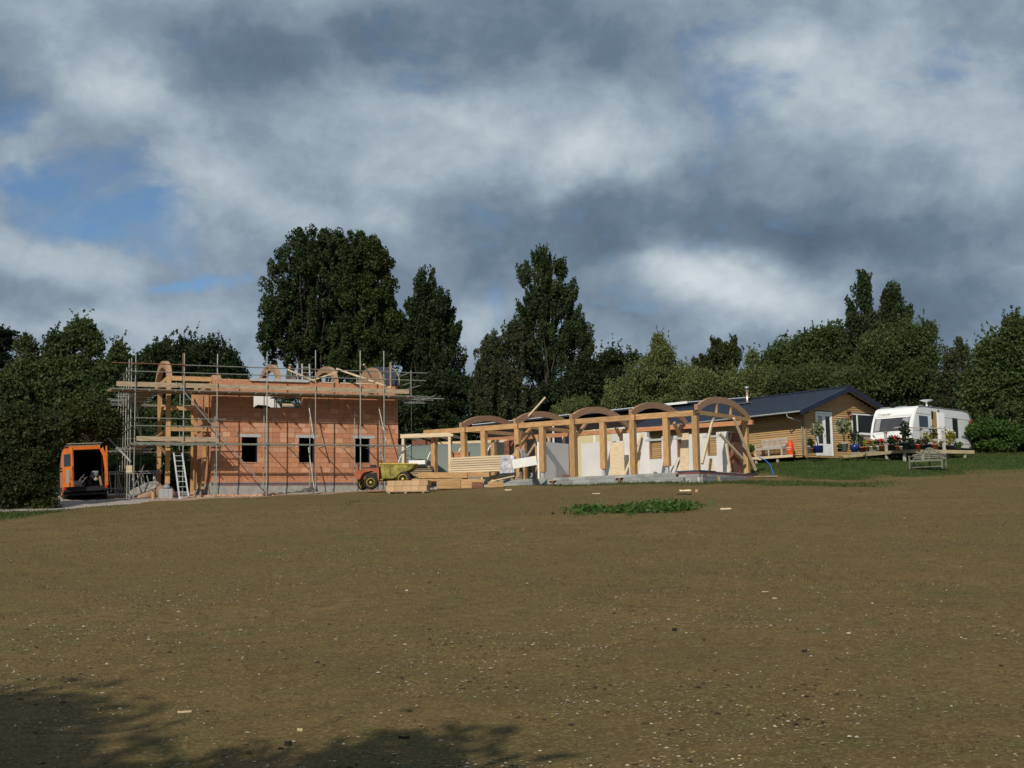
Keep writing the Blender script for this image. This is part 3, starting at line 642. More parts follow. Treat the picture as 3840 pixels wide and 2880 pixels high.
# slab leaning on a stump, stump
z = lz(-3.0, -.9)
o = MB().prism([(-.85, -.35), (.35, .02), (.55, .30), (.38, .40), (-.05, .33), (-.75, .05), (-.95, -.2)], 0, .10).build('stone_slab', mat('dirty_slab', (.20, .20, .18), .45, 6, .9, bump=.4, col2=(.34, .33, .29)), None, loc=Lp(-3.05, -.75, z+.50), rot=(R(-25), R(-6), FLyaw)); tag(o, 'large dirty grey slab propped at a slant beside the outermost pole', 'slab')
o = MB().lathe((0, 0, 0), [(.085, 0), (.08, .38)], 10).build('timber_stump', M['oak'], None, loc=Lp(-2.85, -1.25, lz(-2.85, -1.25)), rot=(0, 0, 0)); tag(o, 'short orange round stump propping the grey slab', 'stump')
o = MB().path([(-.9, 0, 0), (-.5, .2, .22), (0, .1, .40), (.6, 0, .32), (1.1, .1, .05)], [.15, .35, .42, .35, .1], 9).build('soil_heap', M['dirt'], None, True, loc=Lp(-2.4, 1.2, lz(-2.4, 1.2)-.1), rot=(0, 0, FLyaw)); tag(o, 'low heap of soil behind the grey block stack', 'soil heap')
# bundles of silver frames behind the left end
t = thing('metal_frames', 'heap of silver steel frames standing behind the left end of the scaffold', 'metal frames', Lp(-4.3, 2.2, lz(-4.3, 2.2)), FLyaw)
random.seed(3)
for k in range(15):
    x = k*.17-.3; q = random.uniform(-.12, .12); h = random.uniform(.95, 1.25); y = random.uniform(0, .6)
    MB().tube((x, y, .35), (x-q-.1, y+.1, .35+h*.8), .028).build('upright_tube', M['steel_bright' if k % 3 else 'steel'], t)
for z in (.5, 1.2, 1.3): MB().tube((-.6, .2, z), (2.3, .3, z+.08), .025).build('cross_tube', M['steel_bright'], t)
MB().tube((1.9, .2, 1.0), (2.35, .2, 1.75), .03).build('cross_tube', M['steel'], t)
o = MB().box(-.13, .13, -.1, .1, -.17, .17).build('timber_packer', M['pine'], None, loc=Lp(-3.92, -.9, .60), rot=(0, 0, FLyaw)); tag(o, 'small square wood block clamped on the outermost left pole', 'wood block')
# ================================================================== TIMBER FRAME HOUSE
th = thing('timber_frame_house', 'single storey house skeleton of thick timber posts and curved roof ribs on grey plinth', 'house frame', FT.o, FT.yaw)
def tz(u, w): p = FT.pt(u, w, 0); return g(p[0], p[1])-4.04
SP = 5.45
def tbox(nm, x0, x1, y0, y1, z0, z1, m): return MB().box(x0, x1, y0, y1, z0, z1).build(nm, M[m], th)
for u in (-15.0, -13.1, -9.82, -6.64, -3.42, -.25): tbox('post', u-.125, u+.125, .0, .24, -.055, 2.40, 'oak')
for u in (-11.85, -8.38, -5.0, -1.7): 
    tbox('short_post', u-.13, u+.13, .0, .24, .24, 2.40, 'oak'); tbox('post_stub', u-.065, u+.065, .05, .19, -.05, .238, 'lintel')
for a, b, z in ((-15.6, -14.2, 2.41), (-14.197, -9.9, 2.403), (-9.897, -6.7, 2.405), (-6.697, -3.45, 2.403), (-3.447, -1.6, 2.406), (-1.597, -.28, 2.403)): tbox('wall_plate', a, b, -.01, .22, z, z+.245, 'oak_h')
for u in (-12.9, -9.7, -6.45, -3.2): tbox('scarf_joint', u-.05, u+.02, -.02, .23, 2.40, 2.652, 'rust')
BW = SP-.05
for u in (-15.1, -13.1, -9.9, -7.0, -3.75, -.28): tbox('back_post', u-.12, u+.12, BW-.1, BW+.12, -.05, 2.30, 'oak')
for a, b in ((-15.6, -13.2), (-13.197, -7.6), (-7.597, -3.8), (-3.797, .12)): tbox('back_plate', a, b, BW-.1, BW+.1, 2.302, 2.52, 'oak_orange')
for u in (-13.2, -9.9, -6.66, -3.44, -.12):
    # laminated rib, segmental curve from front post to back plate
    n = 18; pts = []
    for k in range(n+1):
        t = k/n; w = -.02+(SP+.15)*t; zb = 2.78+(2.62-2.78)*t; s = 1-(2*t-1)**2
        s = s**.82; pts.append((w, zb+.70*s))
    b = MB(); tk = .13
    for k, (w, z) in enumerate(pts):
        k0, k1 = max(0, k-1), min(n, k+1); d = Vector((pts[k1][0]-pts[k0][0], pts[k1][1]-pts[k0][1])).normalized(); nx_, nz_ = -d.y, d.x
        D_ = .29
        b.v += [(u-tk/2, w, z), (u+tk/2, w, z), (u+tk/2, w-nx_*D_, z-nz_*D_), (u-tk/2, w-nx_*D_, z-nz_*D_)]
    for k in range(n):
        for j in range(4): b.f.append((4*k+j, 4*k+(j+1) % 4, 4*k+4+(j+1) % 4, 4*k+4+j))
    b.f.append((0, 1, 2, 3)); b.f.append((4*n+3, 4*n+2, 4*n+1, 4*n))
    b.build('roof_rib', M['oak_red'], th)
    tbox('rib_foot', u-.10, u+.06, .0, .18, 2.655, 2.90, 'oak_red')
    if u > -1 or u < -9: tbox('tie_beam', u-.06, u+.06, .24, BW-.1, 2.46, 2.64, 'oak')
for w, z1 in ((2.0, 3.15), (3.5, 3.1)): tbox('king_stud', -.16, -.06, w-.06, w+.06, 2.642, z1, 'oak')
for (a, b) in (((-9.8, .3, 1.9), (-9.8, 1.2, 2.45)), ((-6.6, .25, 1.8), (-6.6, 1.2, 2.5)), ((-6.9, BW-.1, 1.8), (-6.8, BW-1.0, 2.5)), ((-3.6, BW-.1, 1.7), (-3.5, BW-1.1, 2.55))):
    MB().bar(a, b, .12, .14, (1, 0, 0)).build('knee_brace', M['oak'], th)
# temporary braces
for a, b, m in (((-12.3, 3.0, .0), (-10.6, 3.6, 2.55), 'board'), ((-13.6, 4.0, 1.2), (-12.4, 4.0, 2.5), 'rust'), ((-11.6, .5, .0), (-9.95, 1.6, 2.35), 'board'), ((-10.2, 1.9, 2.3), (-9.6, 2.4, .6), 'board'),
                ((-.10, .35, .28), (-.12, 1.75, 2.55), 'pine'), ((-.02, 3.6, 2.5), (.02, 5.75, .15), 'pine'), ((-.25, 2.5, 1.75), (-.22, 5.0, .6), 'pine'), ((-.2, 3.4, .05), (-.2, 3.1, 1.3), 'pine')):
    MB().bar(a, b, .09, .11).build('temporary_brace', M[m], th)
# white insulated formwork walls
def twall(nm, x0, x1, y0, y1, z0, z1, m='render'): return tbox(nm, x0, x1, y0, y1, z0, z1, m)
twall('white_wall', -9.18, -9.12, .9, 3.6, -.05, 1.78)
tbox('wall_edge_strip', -9.19, -9.10, .86, .9, -.05, 1.80, 'white')
WB = 4.75
twall('white_wall', -9.1, -6.62, WB, WB+.25, -.05, 1.86); twall('white_wall', -6.62, -5.25, WB, WB+.25, -.05, 2.22)
for a, b, z in ((-5.25, -5.16, 1.95), (-4.45, -3.62, 1.95), (-3.22, -2.0, 1.98), (-1.5, -.9, 2.0)): twall('white_wall', a, b, WB, WB+.25, -.05, z)
for a, b, z in ((-5.16, -4.45, .86), (-3.62, -3.22, .88), (-2.0, -1.5, .88)):
    twall('white_wall', a, b, WB, WB+.25, -.05, z); tbox('window_lintel', a-.2, b+.2, WB-.01, WB+.27, 1.76, 1.86, 'lintel')
    tbox('window_reveal', a, a+.04, WB+.02, WB+.24, z, 1.757, 'clay_pale')
tbox('return_wall', -.95, -.62, WB-.55, WB+.3, -.05, 1.95, 'render'); tbox('return_wall_edge', -.618, -.40, WB-.50, WB+.3, -.05, 1.90, 'rust')
twall('white_wall', -.8, -.42, 5.75, 5.9, -.05, 1.9)
tbox('beige_panel', -6.9, -6.1, 3.9, 3.94, -.05, 1.75, 'pine')
tbox('inner_post', -9.15, -8.95, 3.7, 3.9, -.05, 2.3, 'oak'); tbox('inner_post', -10.9, -10.7, 3.2, 3.4, -.05, 2.3, 'oak')
for u in (-11.9, -11.3, -10.4): tbox('stud', u, u+.1, 5.0, 5.15, -.05, 2.3, 'pine')
# plinth: slab, blocks laid one by one, brick corner
tbox('floor_slab', -10.9, .0, .11, 6.2, -.9, -.06, 'concrete'); tbox('floor_slab_extension', -16, -10.9, .11, 6.2, -.9, -.25, 'concrete')
tbox('plinth_mortar', -10.9, -.9, .012, .108, -.9, -.068, 'mortar_grey')
pb = MB().box(-.5, .5, 0, 1, -.5, .5).mesh('block', M['block_grey'])
for r_ in range(4):
    z1 = -.07-r_*.15; x = -10.9+(.22 if r_ % 2 else 0); L_ = .45
    while x < -.92:
        b_ = min(x+L_, -.9); inst(pb, 'plinth_block', th, ((x+b_)/2, -.002-random.uniform(0, .006), z1-.07), (b_-x-.012, .1, .138)); x += L_
# projecting brick pier at the corner
tbox('pier_core', -1.02, -.012, -.12, 1.6, -.9, -.165, 'mortar_grey')
for r_ in range(3):
    z1 = -.17-r_*.15
    for c in range(3):
        a = -1.03+c*.35-(.12 if r_ % 2 else 0); a = max(a, -1.03); b_ = min(a+.34, -.0)
        inst(pb, 'plinth_block', th, ((a+b_)/2, -.135, z1-.07), (b_-a-.012, .1, .138))
tbox('end_plinth', -.09, -.012, -.03, 6.1, -.9, -.17, 'mortar_grey')
for r_ in range(3):
    w = -.02-(.2 if r_ % 2 else 0)
    while w < 6.1:
        a, b_ = max(w, -.03), min(w+.45, 6.12); 
        if b_-a > .05: o = inst(pb, 'plinth_block', th, (-.012, (a+b_)/2, -.17-r_*.15-.07), (b_-a-.012, .1, .138), (0, 0, R(90))); o.location.x = .09
        w += .45
bb = MB().box(-.5, .5, -.5, .5, -.5, .5); bbm = bb.mesh('brick', M['blue_brick']); rbm = bb.mesh('brick', M['red_brick'])
tbox('brick_bed', -1.19, -.03, -.12, .50, -.155, -.004, 'mortar_grey'); tbox('brick_bed', -.13, -.015, .50, 6.1, -.155, -.03, 'mortar_grey')
for r_, (z, me_) in enumerate(((-.03, bbm), (-.08, bbm), (-.13, rbm))):
    x = -1.2+(.11 if r_ == 1 else 0)
    while x < -.05: b_ = min(x+.22, 0); inst(me_, 'brick', th, ((x+b_)/2, -.115, z), (b_-x-.01, .06, .043)); x += .22
    w = -.1+(.11 if r_ == 1 else 0)
    while w < 6.1:
        b_ = min(w+.22, 6.12)
        if not (r_ == 0 and 1.3 < w < 4.6): inst(me_, 'brick', th, (-.0, (w+b_)/2, z), (.06, b_-w-.01, .043))
        w += .22
for u, w in ((-7.72, -.12), (-4.08, -.12)):
    tbox('drain_cover', u-.2, u+.18, -.14, .0, -.20, -.175, 'pine'); MB().tube((u, -.06, -.19), (u, -.10, -.48), .07, .075, 10).build('drain_pipe', M['rust'], th)
MB().tube((.12, 1.5, -.26), (.14, 1.55, -.50), .06, n=10).build('drain_pipe', M['tan'], th)
# plywood leaning about
def loose_panel(label, poly, a, yaw_off, lean, m, F=FT, name='plywood_panel', cat='panel', th_=.02):
    o = MB().prism(poly, 0, th_).build(name, M[m], None, loc=F.pt(*a)); o.rotation_euler = Euler((lean, 0, F.yaw+yaw_off)); return tag(o, label, cat)
loose_panel('tall pale plywood panel leaning behind the corner post', [(0, 0), (.42, 0), (.40, 1.85), (.10, 1.85), (-.02, 1.3)], (-1.85, 1.6, -.04), 0, R(-6), 'pine')
loose_panel('small pale triangular panel standing at the foot of the corner post', [(0, 0), (.42, 0), (.24, .62), (.08, .62)], (-.42, 1.5, -.04), R(40), R(-5), 'pine')
loose_panel('cream board leaning on the white wall by the third long post', [(0, 0), (.34, 0), (.62, 2.0), (.42, 2.05)], (-4.75, 2.2, -.04), 0, R(-6), 'pine')
loose_bar('timber_plank', 'pale plank leaning left of the cream board', 'plank', (-4.55, 1.2, -.03), (-4.15, 2.2, 1.9), .12, .05, 'pine', FT)
loose_bar('timber_plank', 'thin reddish plank leaning on the white wall right of the third long post', 'plank', (-2.65, 2.6, -.03), (-2.55, 3.2, .95), .06, .05, 'oak_red', FT)
loose_bar('timber_plank', 'narrow stick leaning beside the short post near the corner', 'plank', (-1.75, .5, -.03), (-1.62, .9, .55), .05, .05, 'pine', FT)
loose_bar('timber_plank', 'long pale plank sticking up steeply above the wall plate', 'plank', (-10.35, .8, 2.45), (-9.15, 1.6, 4.0), .13, .07, 'pine', FT)
loose_bar('timber_plank', 'pale plank lying on the ground by the stooping workman', 'plank', (-11.2, -.3, -.12), (-9.9, -.1, .10), .10, .05, 'pine', FT)
o = MB().box(-.55, .55, -.1, .1, 0, .05).build('scaffold_plank', M['board'], None, loc=FT.pt(.75, 5.2, -.22), rot=(0, 0, FT.yaw+R(25))); tag(o, 'grey board lying at the right end of the brick plinth', 'board')
o = MB().box(-.45, .45, -.08, .08, 0, .04).build('scaffold_plank', M['gutter'], None, loc=FT.pt(.55, 5.7, -.20), rot=(0, 0, FT.yaw+R(60))); tag(o, 'short pale strip lying across the grey board at the plinth end', 'board')
pp = [FT.pt(.15, 5.9, .75), FT.pt(.45, 5.9, .62), FT.pt(.8, 5.7, .35), FT.pt(1.0, 5.5, -.02), FT.pt(1.02, 5.35, -.2)]
o = MB().path([Vector(p)-Vector(pp[0]) for p in pp], .022, 7).build('blue_pipe', M['hose'], None, True, loc=pp[0]); tag(o, 'bright blue water pipe curving down beside the last timber post', 'pipe')
loose_bar('timber_plank', 'pale stick above the bend of the blue pipe', 'plank', (.0, 5.7, .9), (.35, 5.6, .60), .05, .04, 'pine', FT)
t = thing('brick_pile', 'small dark pile of bricks on the floor slab left of the second long post', 'brick pile', FT.pt(-7.45, .8, -.06), FT.yaw)
for k in range(6): MB().box(-.22+.15*(k % 3), -.08+.15*(k % 3), -.1, .12, .075*(k//3), .068+.075*(k//3)).build('brick', M['rust'], t)
# rustic light timber link frame at the far left
lk = thing('link_frame', 'pale new timber door-height frame joining the clay block house to the timber skeleton', 'timber frame', PY(1508, 1748, 63.6), R(-14))
for x in (-.02, 2.45): MB().box(x, x+.13, 0, .12, -.3, 1.42).build('post', M['pine'], lk)
MB().box(-.08, 2.72, -.02, .14, 1.42, 1.62).build('header', M['pine'], lk)
MB().box(.1, 4.8, 2.9, 3.0, 1.25, 1.38).build('header', M['pine'], lk)
for x in (.1, .9, 1.7, 2.4): MB().box(x, x+.06, .14, 2.9, 1.44, 1.56).build('joist', M['pine'], lk)
MB().box(.15, 1.2, 1.0, 1.1, 1.12, 1.36).build('dark_lintel', M['rust'], lk); MB().box(1.2, 1.42, 1.0, 1.1, -.3, 1.36).build('dark_post', M['rust'], lk)
MB().box(4.7, 4.95, 2.6, 2.75, -.2, 1.3).build('dark_post', M['rust'], lk)
# polytunnel behind
pc = PY(1640, 1740, 76); gzz = g(pc[0], pc[1]); pt_ = thing('polytunnel', 'grey plastic covered tunnel greenhouse with white hoops seen through the timber frame', 'polytunnel', (pc[0], pc[1], gzz-.3), R(-20))
RR = 2.8; seg = 16; b = MB()
for y in (0, 1):
    for k in range(seg+1): a = math.pi*k/seg; b.v.append((-7+11*y, -RR*math.cos(a), RR*1.0*math.sin(a)))
for k in range(seg): b.f.append((k, k+1, seg+1+k+1, seg+1+k))
b.build('polythene_skin', M['poly'], pt_, True)
for i in range(7):
    x = -7+1.83*i; MB().path([(x, -(RR+.03)*math.cos(math.pi*k/seg), (RR+.03)*math.sin(math.pi*k/seg)) for k in range(seg+1)], .035, 5).build('hoop', M['white'], pt_, True)
for x in (-7.0, 4.0): 
    e = MB(); e.prism([(-RR*math.cos(math.pi*k/seg)*.99, RR*math.sin(math.pi*k/seg)*.99) for k in range(seg+1)], x-.01, x+.01, 'x'); e.build('end_sheet', M['poly'], pt_)
# shed with corrugated roof behind the frame, cream and navy boarded walls
SB = Frame(tuple(PY(2600, 1508, 79)-np.array([0, 0, 4.45])), -46)
sb = thing('long_outbuilding', 'long low outbuilding behind the timber frame with dark metal roof and navy and cream walls', 'outbuilding', SB.o, SB.yaw)
def sbx(nm, *a, m='cream'): return MB().box(*a).build(nm, M[m], sb)
sbx('wall', -20, -13.6, 0, .1, -.5, 3.3, m='dark'); sbx('wall', -13.6, -10.3, 0, .1, -.5, 3.3, m='navy'); sbx('corner_board', -10.3, -10.1, -.03, .1, -.5, 3.3, m='upvc')
sbx('wall', -10.1, -7.0, 0, .1, -.5, 3.3); sbx('wall_batten', -8.6, -8.45, -.015, 0, 1.0, 3.3, m='upvc'); sbx('wall', -7.0, -.3, 0, .1, -.5, 3.3, m='render')
sbx('upper_band', -20, -.3, -.02, .1, 3.3, 4.3, m='dark'); sbx('side_wall', -.3, -.2, 0, 6, -.5, 4.3, m='navy'); sbx('back_wall', -20, -.3, 5.9, 6, -.5, 4.6, m='navy')
for x in (-6.3, -4.9, -2.6): sbx('window_frame', x, x+.9, -.05, -.021, 2.2, 3.2, m='upvc'); sbx('window_pane', x+.07, x+.83, -.06, -.051, 2.27, 3.13, m='glass')
sbx('canopy_post', -12.2, -12.1, -.3, -.2, 0, 4.2, m='upvc')
rf = MB(); rf.prism([(-.6, 4.30), (6.4, 5.05), (6.4, 5.15), (-.6, 4.40)], -20.2, 0, 'x'); rf.build('roof', M['roof'], sb)
cg = MB()
for k in range(67): cg.bar((-20.1+.3*k, -.66, 4.425), (-20.1+.3*k, 6.4, 5.18), .15, .05)
tag(cg.build('roof_corrugations', M['upvc'], sb), kind='stuff')
sbx('white_fascia', -3.6, .02, -.70, -.61, 4.33, 4.47, m='upvc')
# ================================================================== LOOSE GOODS BETWEEN THE HOUSES
def world_beam(label, p0, p1, w, h, m='oak_h', name='timber_beam', group='big timber beams stacked on the ground'):
    A = Vector(p0); Bq = Vector(p1); o = MB().bar((0, 0, 0), Bq-A, w, h).build(name, M[m], None, loc=A); return tag(o, label, 'timber beam', group)
q3 = lambda x, y, Y: PY(1260+x/3.16, 1440+y/3.16, Y)
world_beam('thick squared beam lying uppermost at the left, across from the dumper skip', q3(975, 1082, 58.6), q3(1560, 1080, 58.4), .3, .26)
world_beam('shorter squared beam lying uppermost at the right of the timber pile', q3(1566, 1075, 58.4), q3(1820, 1072, 58.3), .3, .24)
world_beam('long beam in the bottom layer, left of the dark joint', q3(1195, 1190, 57.6), q3(1478, 1185, 57.6), .35, .42)
world_beam('beam with a notched end in the bottom layer, right of the dark joint', q3(1484, 1184, 57.6), q3(1752, 1180, 57.6), .35, .42)
world_beam('squat beam at the right end of the bottom layer by the grey kerb', q3(1800, 1193, 57.8), q3(1985, 1190, 57.8), .35, .26)
world_beam('thin beam lying between the two layers behind the clay block pallet', q3(900, 1140, 58.4), q3(1500, 1136, 58.4), .3, .11)
world_beam('dark short baulk standing in the notch of the bottom layer', q3(1610, 1200, 57.3), q3(1740, 1200, 57.3), .12, .28, 'rust')
def planks(label, p, yaw, L_, n, rows, name='plank_stack', m='pine', th_=.055, dz=.075, wid=.2, cols=3):
    t = thing(name, label, 'plank stack', p, yaw)
    me = MB().box(-.5, .5, -.5, .5, -.5, .5).mesh('plank', M[m])
    for r_ in range(rows):
        for c in range(cols): inst(me, 'plank', t, (random.uniform(-.03, .03), c*(wid+.01)+random.uniform(-.01, .01), r_*dz+th_/2+.08), (L_+random.uniform(-.1, .1), wid, th_))
    for x in (-L_*.35, 0, L_*.35): MB().box(x-.04, x+.04, -wid/2, cols*(wid+.01), 0, .075).build('bearer', M['board'], t)
    return t
pp = PY(1800, 1772, 61.5); planks('wide stack of pale new planks with dark gaps inside the timber frame', pp-np.array([0, 0, .05]), R(-28), 3.4, 3, 7, dz=.112, th_=.09, wid=.24)
pq = PY(1900, 1762, 60.6); o = MB()
for i in range(9):
    for j in range(7): o.v.append((-.35+i*.095, random.uniform(-.022, .022), j*.14+random.uniform(-.02, .02)))
for i in range(8):
    for j in range(6): a = i*7+j; o.f.append((a, a+7, a+8, a+1))
k0 = len(o.v); o.box(-.33, .39, .07, .5, .02, .80)
o = o.build('foil_pack', M['silver'], None, loc=pq-np.array([0, 0, .15]), rot=(0, 0, R(-25))); tag(o, 'crinkled silver foil wrapped pack beside the stooping workman', 'pack')
pw = q3(968, 930, 63.0); o = MB().box(-.42, .42, -.2, .2, -.1, .1).build('foam_block', M['white'], None, loc=pw, rot=(0, 0, R(-8))); tag(o, 'white foam block lying on the dark plank pile behind the dumper skip', 'foam block')
pw = q3(960, 1080, 63.2); planks('dark weathered plank pile behind the dumper skip', pw-np.array([0, 0, .10]), R(-8), 1.5, 3, 5, m='board', dz=.10, th_=.07, wid=.25)
pk = q3(1468, 875, 66); t = thing('brick_stack', 'stack of red clay blocks seen through the timber frame before the polytunnel', 'brick stack', (pk[0], pk[1], pk[2]-.9), R(-10))
me_ = MB().box(-.5, .5, -.5, .5, -.5, .5).mesh('block', M['clay'])
for r_ in range(8):
    for c in range(4): inst(me_, 'block', t, (-.4+c*.26, 0, .1+r_*.15), (.25, .4, .135))
MB().box(-.55, .55, -.3, .3, 0, .03).build('pallet', M['board'], t)
# strapped clay blocks on a pallet before the dumper
pb_ = q3(590, 1302, 56.6); YW = R(-6)
pal = thing('pallet', 'low wooden pallet under the two courses of clay blocks', 'pallet', pb_, YW)
for x in (0, .75, 1.55): MB().box(.1+x, .2+x, 0, 1.0, 0, .07).build('bearer', M['board'], pal)
for k in range(5): MB().box(0, 1.95, .02+k*.2, .14+k*.2, .07, .09).build('slat', M['board'], pal)
ca, sa = math.cos(YW), math.sin(YW)
blk = MB().box(-.5, .5, -.5, .5, -.5, .5).mesh('clay_block', M['clay_tan'])
for r_ in range(2):
    for c in range(5 if r_ == 0 else 5):
        for dd in range(2):
            x, y, z = .20+c*.37+(.05 if r_ else 0), .24+dd*.48, .215+r_*.25
            o = bpy.data.objects.new('clay_block', blk); COL.objects.link(o); o.location = (pb_[0]+ca*x-sa*y, pb_[1]+sa*x+ca*y, pb_[2]+z); o.rotation_euler = (0, 0, YW+random.uniform(-.012, .012)); o.scale = (.362, .47, .24)
            if dd == 0: lab = ['orange clay block at the left end of the %s course', 'orange clay block second from the left in the %s course', 'orange clay block in the middle of the %s course', 'orange clay block second from the right in the %s course', 'orange clay block at the right end of the %s course'][c] % ('upper' if r_ else 'lower') + ' on the pallet'
            else: lab = ['leftmost', 'second from left', 'middle', 'second from right', 'rightmost'][c]+' clay block in the back row of the %s course on the pallet' % ('upper' if r_ else 'lower')
            tag(o, lab, 'clay block', 'clay blocks on the pallet' if dd == 0 else 'clay blocks in the back row of the pallet, %s course' % ('upper' if r_ else 'lower'))
# ================================================================== SITE DUMPER
pd = q3(205, 1255, 60.0); zg = pd[2]
dp = thing('site_dumper', 'old yellow and red site dumper truck standing before the clay block wall', 'dumper truck', (pd[0], pd[1], zg), R(-4))
s = 60/4700/3.16     # metres per unit of the enlargement
def wheel(x, y, r, w, z=None):
    z = r if z is None else z
    t = MB().lathe((x, y, z), [(r*.62, -w/2), (r*.93, -w/2), (r, -w*.3), (r, w*.3), (r*.93, w/2), (r*.62, w/2)], 22, 'y').build('wheel', M['rubber'], dp, True)
    MB().lathe((x, y-w*.5, z), [(r*.62, .0), (r*.56, -.015), (r*.50, .05), (r*.2, .06), (r*.17, -.03), (r*.05, -.035)], 18, 'y').build('rim', M['yellow_rim'], t, True)
    for k in range(5):
        a = k*1.257; MB().tube((x+r*.33*math.cos(a), y-w*.5+.03, z+r*.33*math.sin(a)), (x+r*.33*math.cos(a), y-w*.5+.07, z+r*.33*math.sin(a)), r*.06).build('wheel_nut', M['black'], t)
    lg = MB()
    for k in range(20):
        a = k*2*math.pi/20; m_ = Matrix.Translation((x, y, z)) @ Matrix.Rotation(a, 4, 'Y'); lg.box(r*.985, r*1.03, -w*.48, w*.48, -.02, .02, m_)
    lg.build('tread', M['rubber'], t)
wheel(.86, 0, .335, .22); wheel(2.40, .02, .37, .26, z=.47); wheel(.25, 1.05, .25, .2, z=.27); wheel(2.40, 1.15, .37, .26, z=.47)
dw = 1.05
bn = MB(); bn.prism([(0, .80), (.06, .55), (.30, .50), (.38, .70), (.50, .82), (.86, .90), (1.12, .80), (1.17, .42), (1.22, .42), (1.22, 1.04), (.45, 1.02), (.16, .90)], .1, 1.0); bn.build('engine_bonnet', M['orange_old'], dp)
MB().box(.42, 1.2, .15, .95, 1.042, 1.075).build('bonnet_lid', M['navy'], dp)
MB().box(.1, 3.0, .42, .62, .40, .52).build('chassis', M['yellow'], dp); MB().box(1.25, 2.2, .2, .85, .44, .50).build('footplate', M['yellow'], dp)
MB().box(.55, 1.1, .2, .9, .42, .80).build('engine', M['black'], dp)
for y in (.25, .85): MB().path([(1.45, y, .5), (1.52, y, 1.05), (1.42, y, 1.28)], .035, 6).build('skip_arm', M['yellow'], dp)
sk_ = MB()
top = [(1.30, -.12), (2.95, -.12), (3.02, 1.2), (1.30, 1.2)]; bot = [(1.42, .08), (2.25, .08), (2.25, 1.0), (1.42, 1.0)]
prof_o = [(1.33, 1.20), (1.40, .52), (1.95, .50), (2.35, .72), (2.80, .95), (2.98, 1.17)]
for y0, y1 in ((-.1, -.08), (1.16, 1.18)): sk_.prism(prof_o, y0, y1)
for (a, b) in zip(prof_o[:-1], prof_o[1:]): sk_.box(0, math.hypot(b[0]-a[0], b[1]-a[1]), -.08, 1.16, -.012, .012, Matrix.Translation((a[0], 0, a[1])) @ Matrix.Rotation(-math.atan2(b[1]-a[1], b[0]-a[0]), 4, 'Y'))
so = sk_.build('skip', M['yellow'], dp)
rm = MB()
for a, b in (((1.30, -.1, 1.21), (3.02, -.1, 1.18)), ((3.02, -.1, 1.18), (3.02, 1.18, 1.18)), ((3.02, 1.18, 1.18), (1.30, 1.18, 1.21)), ((1.30, 1.18, 1.21), (1.30, -.1, 1.21))): rm.tube(a, b, .03)
rm.build('skip_rim', M['yellow_rim'], so)
for x in (1.5, 1.75): MB().bar((x, -.115, 1.15), (x+.05, -.115, .52), .05, .03, (0, 1, 0)).build('skip_rib', M['yellow'], so)
MB().path([(1.9, -.1, .52), (2.1, -.1, .62), (2.25, -.1, .78)], .05, 6).build('tipping_arm', M['yellow'], dp)
MB().path([(1.16, .5, 1.0), (1.3, .5, 1.38)], .02, 6).build('steering_column', M['rust'], dp); MB().lathe((1.30, .5, 1.38), [(.15, -.01), (.17, 0), (.15, .012)], 14).build('steering_wheel', M['black'], dp)
MB().box(.75, 1.0, .35, .75, 1.08, 1.20).build('seat', M['black'], dp); MB().tube((.35, .3, 1.0), (.35, .3, 1.30), .025).build('exhaust', M['rust'], dp)
# ================================================================== ORANGE VAN
pv = PY(322, 1874, 60.0); zg = max(pv[2], g(pv[0], pv[1]))
vn = thing('orange_van', 'high roofed orange panel van with its rear doors open, parked under the hedge', 'van', (pv[0], pv[1], zg), rot=(0, R(-2.8), R(21))); vn.scale = (1.06, 1.04, 1.03)
def ring(w, h0, ht, hw0, hw1, hwt):   # half outline right side from the sill to the roof
    return [(hw0, h0), (hw0+.02, h0+.45), (hw1, h0+.95), (hw1-.05, ht-.45), (hwt+.06, ht-.16), (hwt-.04, ht-.04), (hwt-.22, ht)]
secs = [(0, .45, 2.50, .94, .97, .83), (.3, .35, 2.52, .95, .99, .84), (2.0, .33, 2.55, .96, 1.0, .85), (3.4, .33, 2.53, .96, 1.0, .84), (3.9, .33, 2.45, .96, .99, .82), (4.4, .33, 1.85, .94, .95, .75), (4.75, .35, 1.30, .92, .90, .72), (5.2, .38, 1.12, .82, .80, .62), (5.35, .42, .95, .70, .68, .55)]
b = MB(); nr = None
for (w, h0, ht, a, c, t_) in secs:
    r_ = ring(w, h0, ht, a, c, t_); full = [(-x, z) for x, z in r_][::-1]; full = r_ + full[0:] ; nr = len(full)
    b.v += [(x, w, z) for x, z in full]
for k in range(len(secs)-1):
    for j in range(nr-1): a = k*nr+j; b.f.append((a, a+1, a+nr+1, a+nr))
b.f.append(tuple((len(secs)-1)*nr+j for j in range(nr)))
vb = b.build('body', M['orange'], vn, True)
# lining, floor, bulkhead
b = MB(); b.quad((-.80, .05, .62), (-.80, 3.2, .62), (-.72, 3.2, 2.25), (-.72, .05, 2.25)); b.quad((.80, .05, .62), (.80, 3.2, .62), (.72, 3.2, 2.25), (.72, .05, 2.25))
b.quad((-.72, .05, 2.30), (.72, .05, 2.30), (.72, 3.2, 2.30), (-.72, 3.2, 2.30)); b.quad((-.80, 3.2, .6), (.80, 3.2, .6), (.72, 3.2, 2.3), (-.72, 3.2, 2.3)); b.box(-.85, .85, .02, 3.2, .56, .62); b.build('cargo_lining', M['dark'], vn)
b = MB()
for sgn in (-1, 1): b.prism([(sgn*.94, .5), (sgn*.97, 1.4), (sgn*.90, 2.1), (sgn*.80, 2.42), (sgn*.66, 2.30), (sgn*.78, 2.0), (sgn*.84, 1.4), (sgn*.83, .55)], -.02, .06)
b.box(-.68, .68, -.02, .06, 2.33, 2.50); b.build('door_frame', M['orange'], vn)
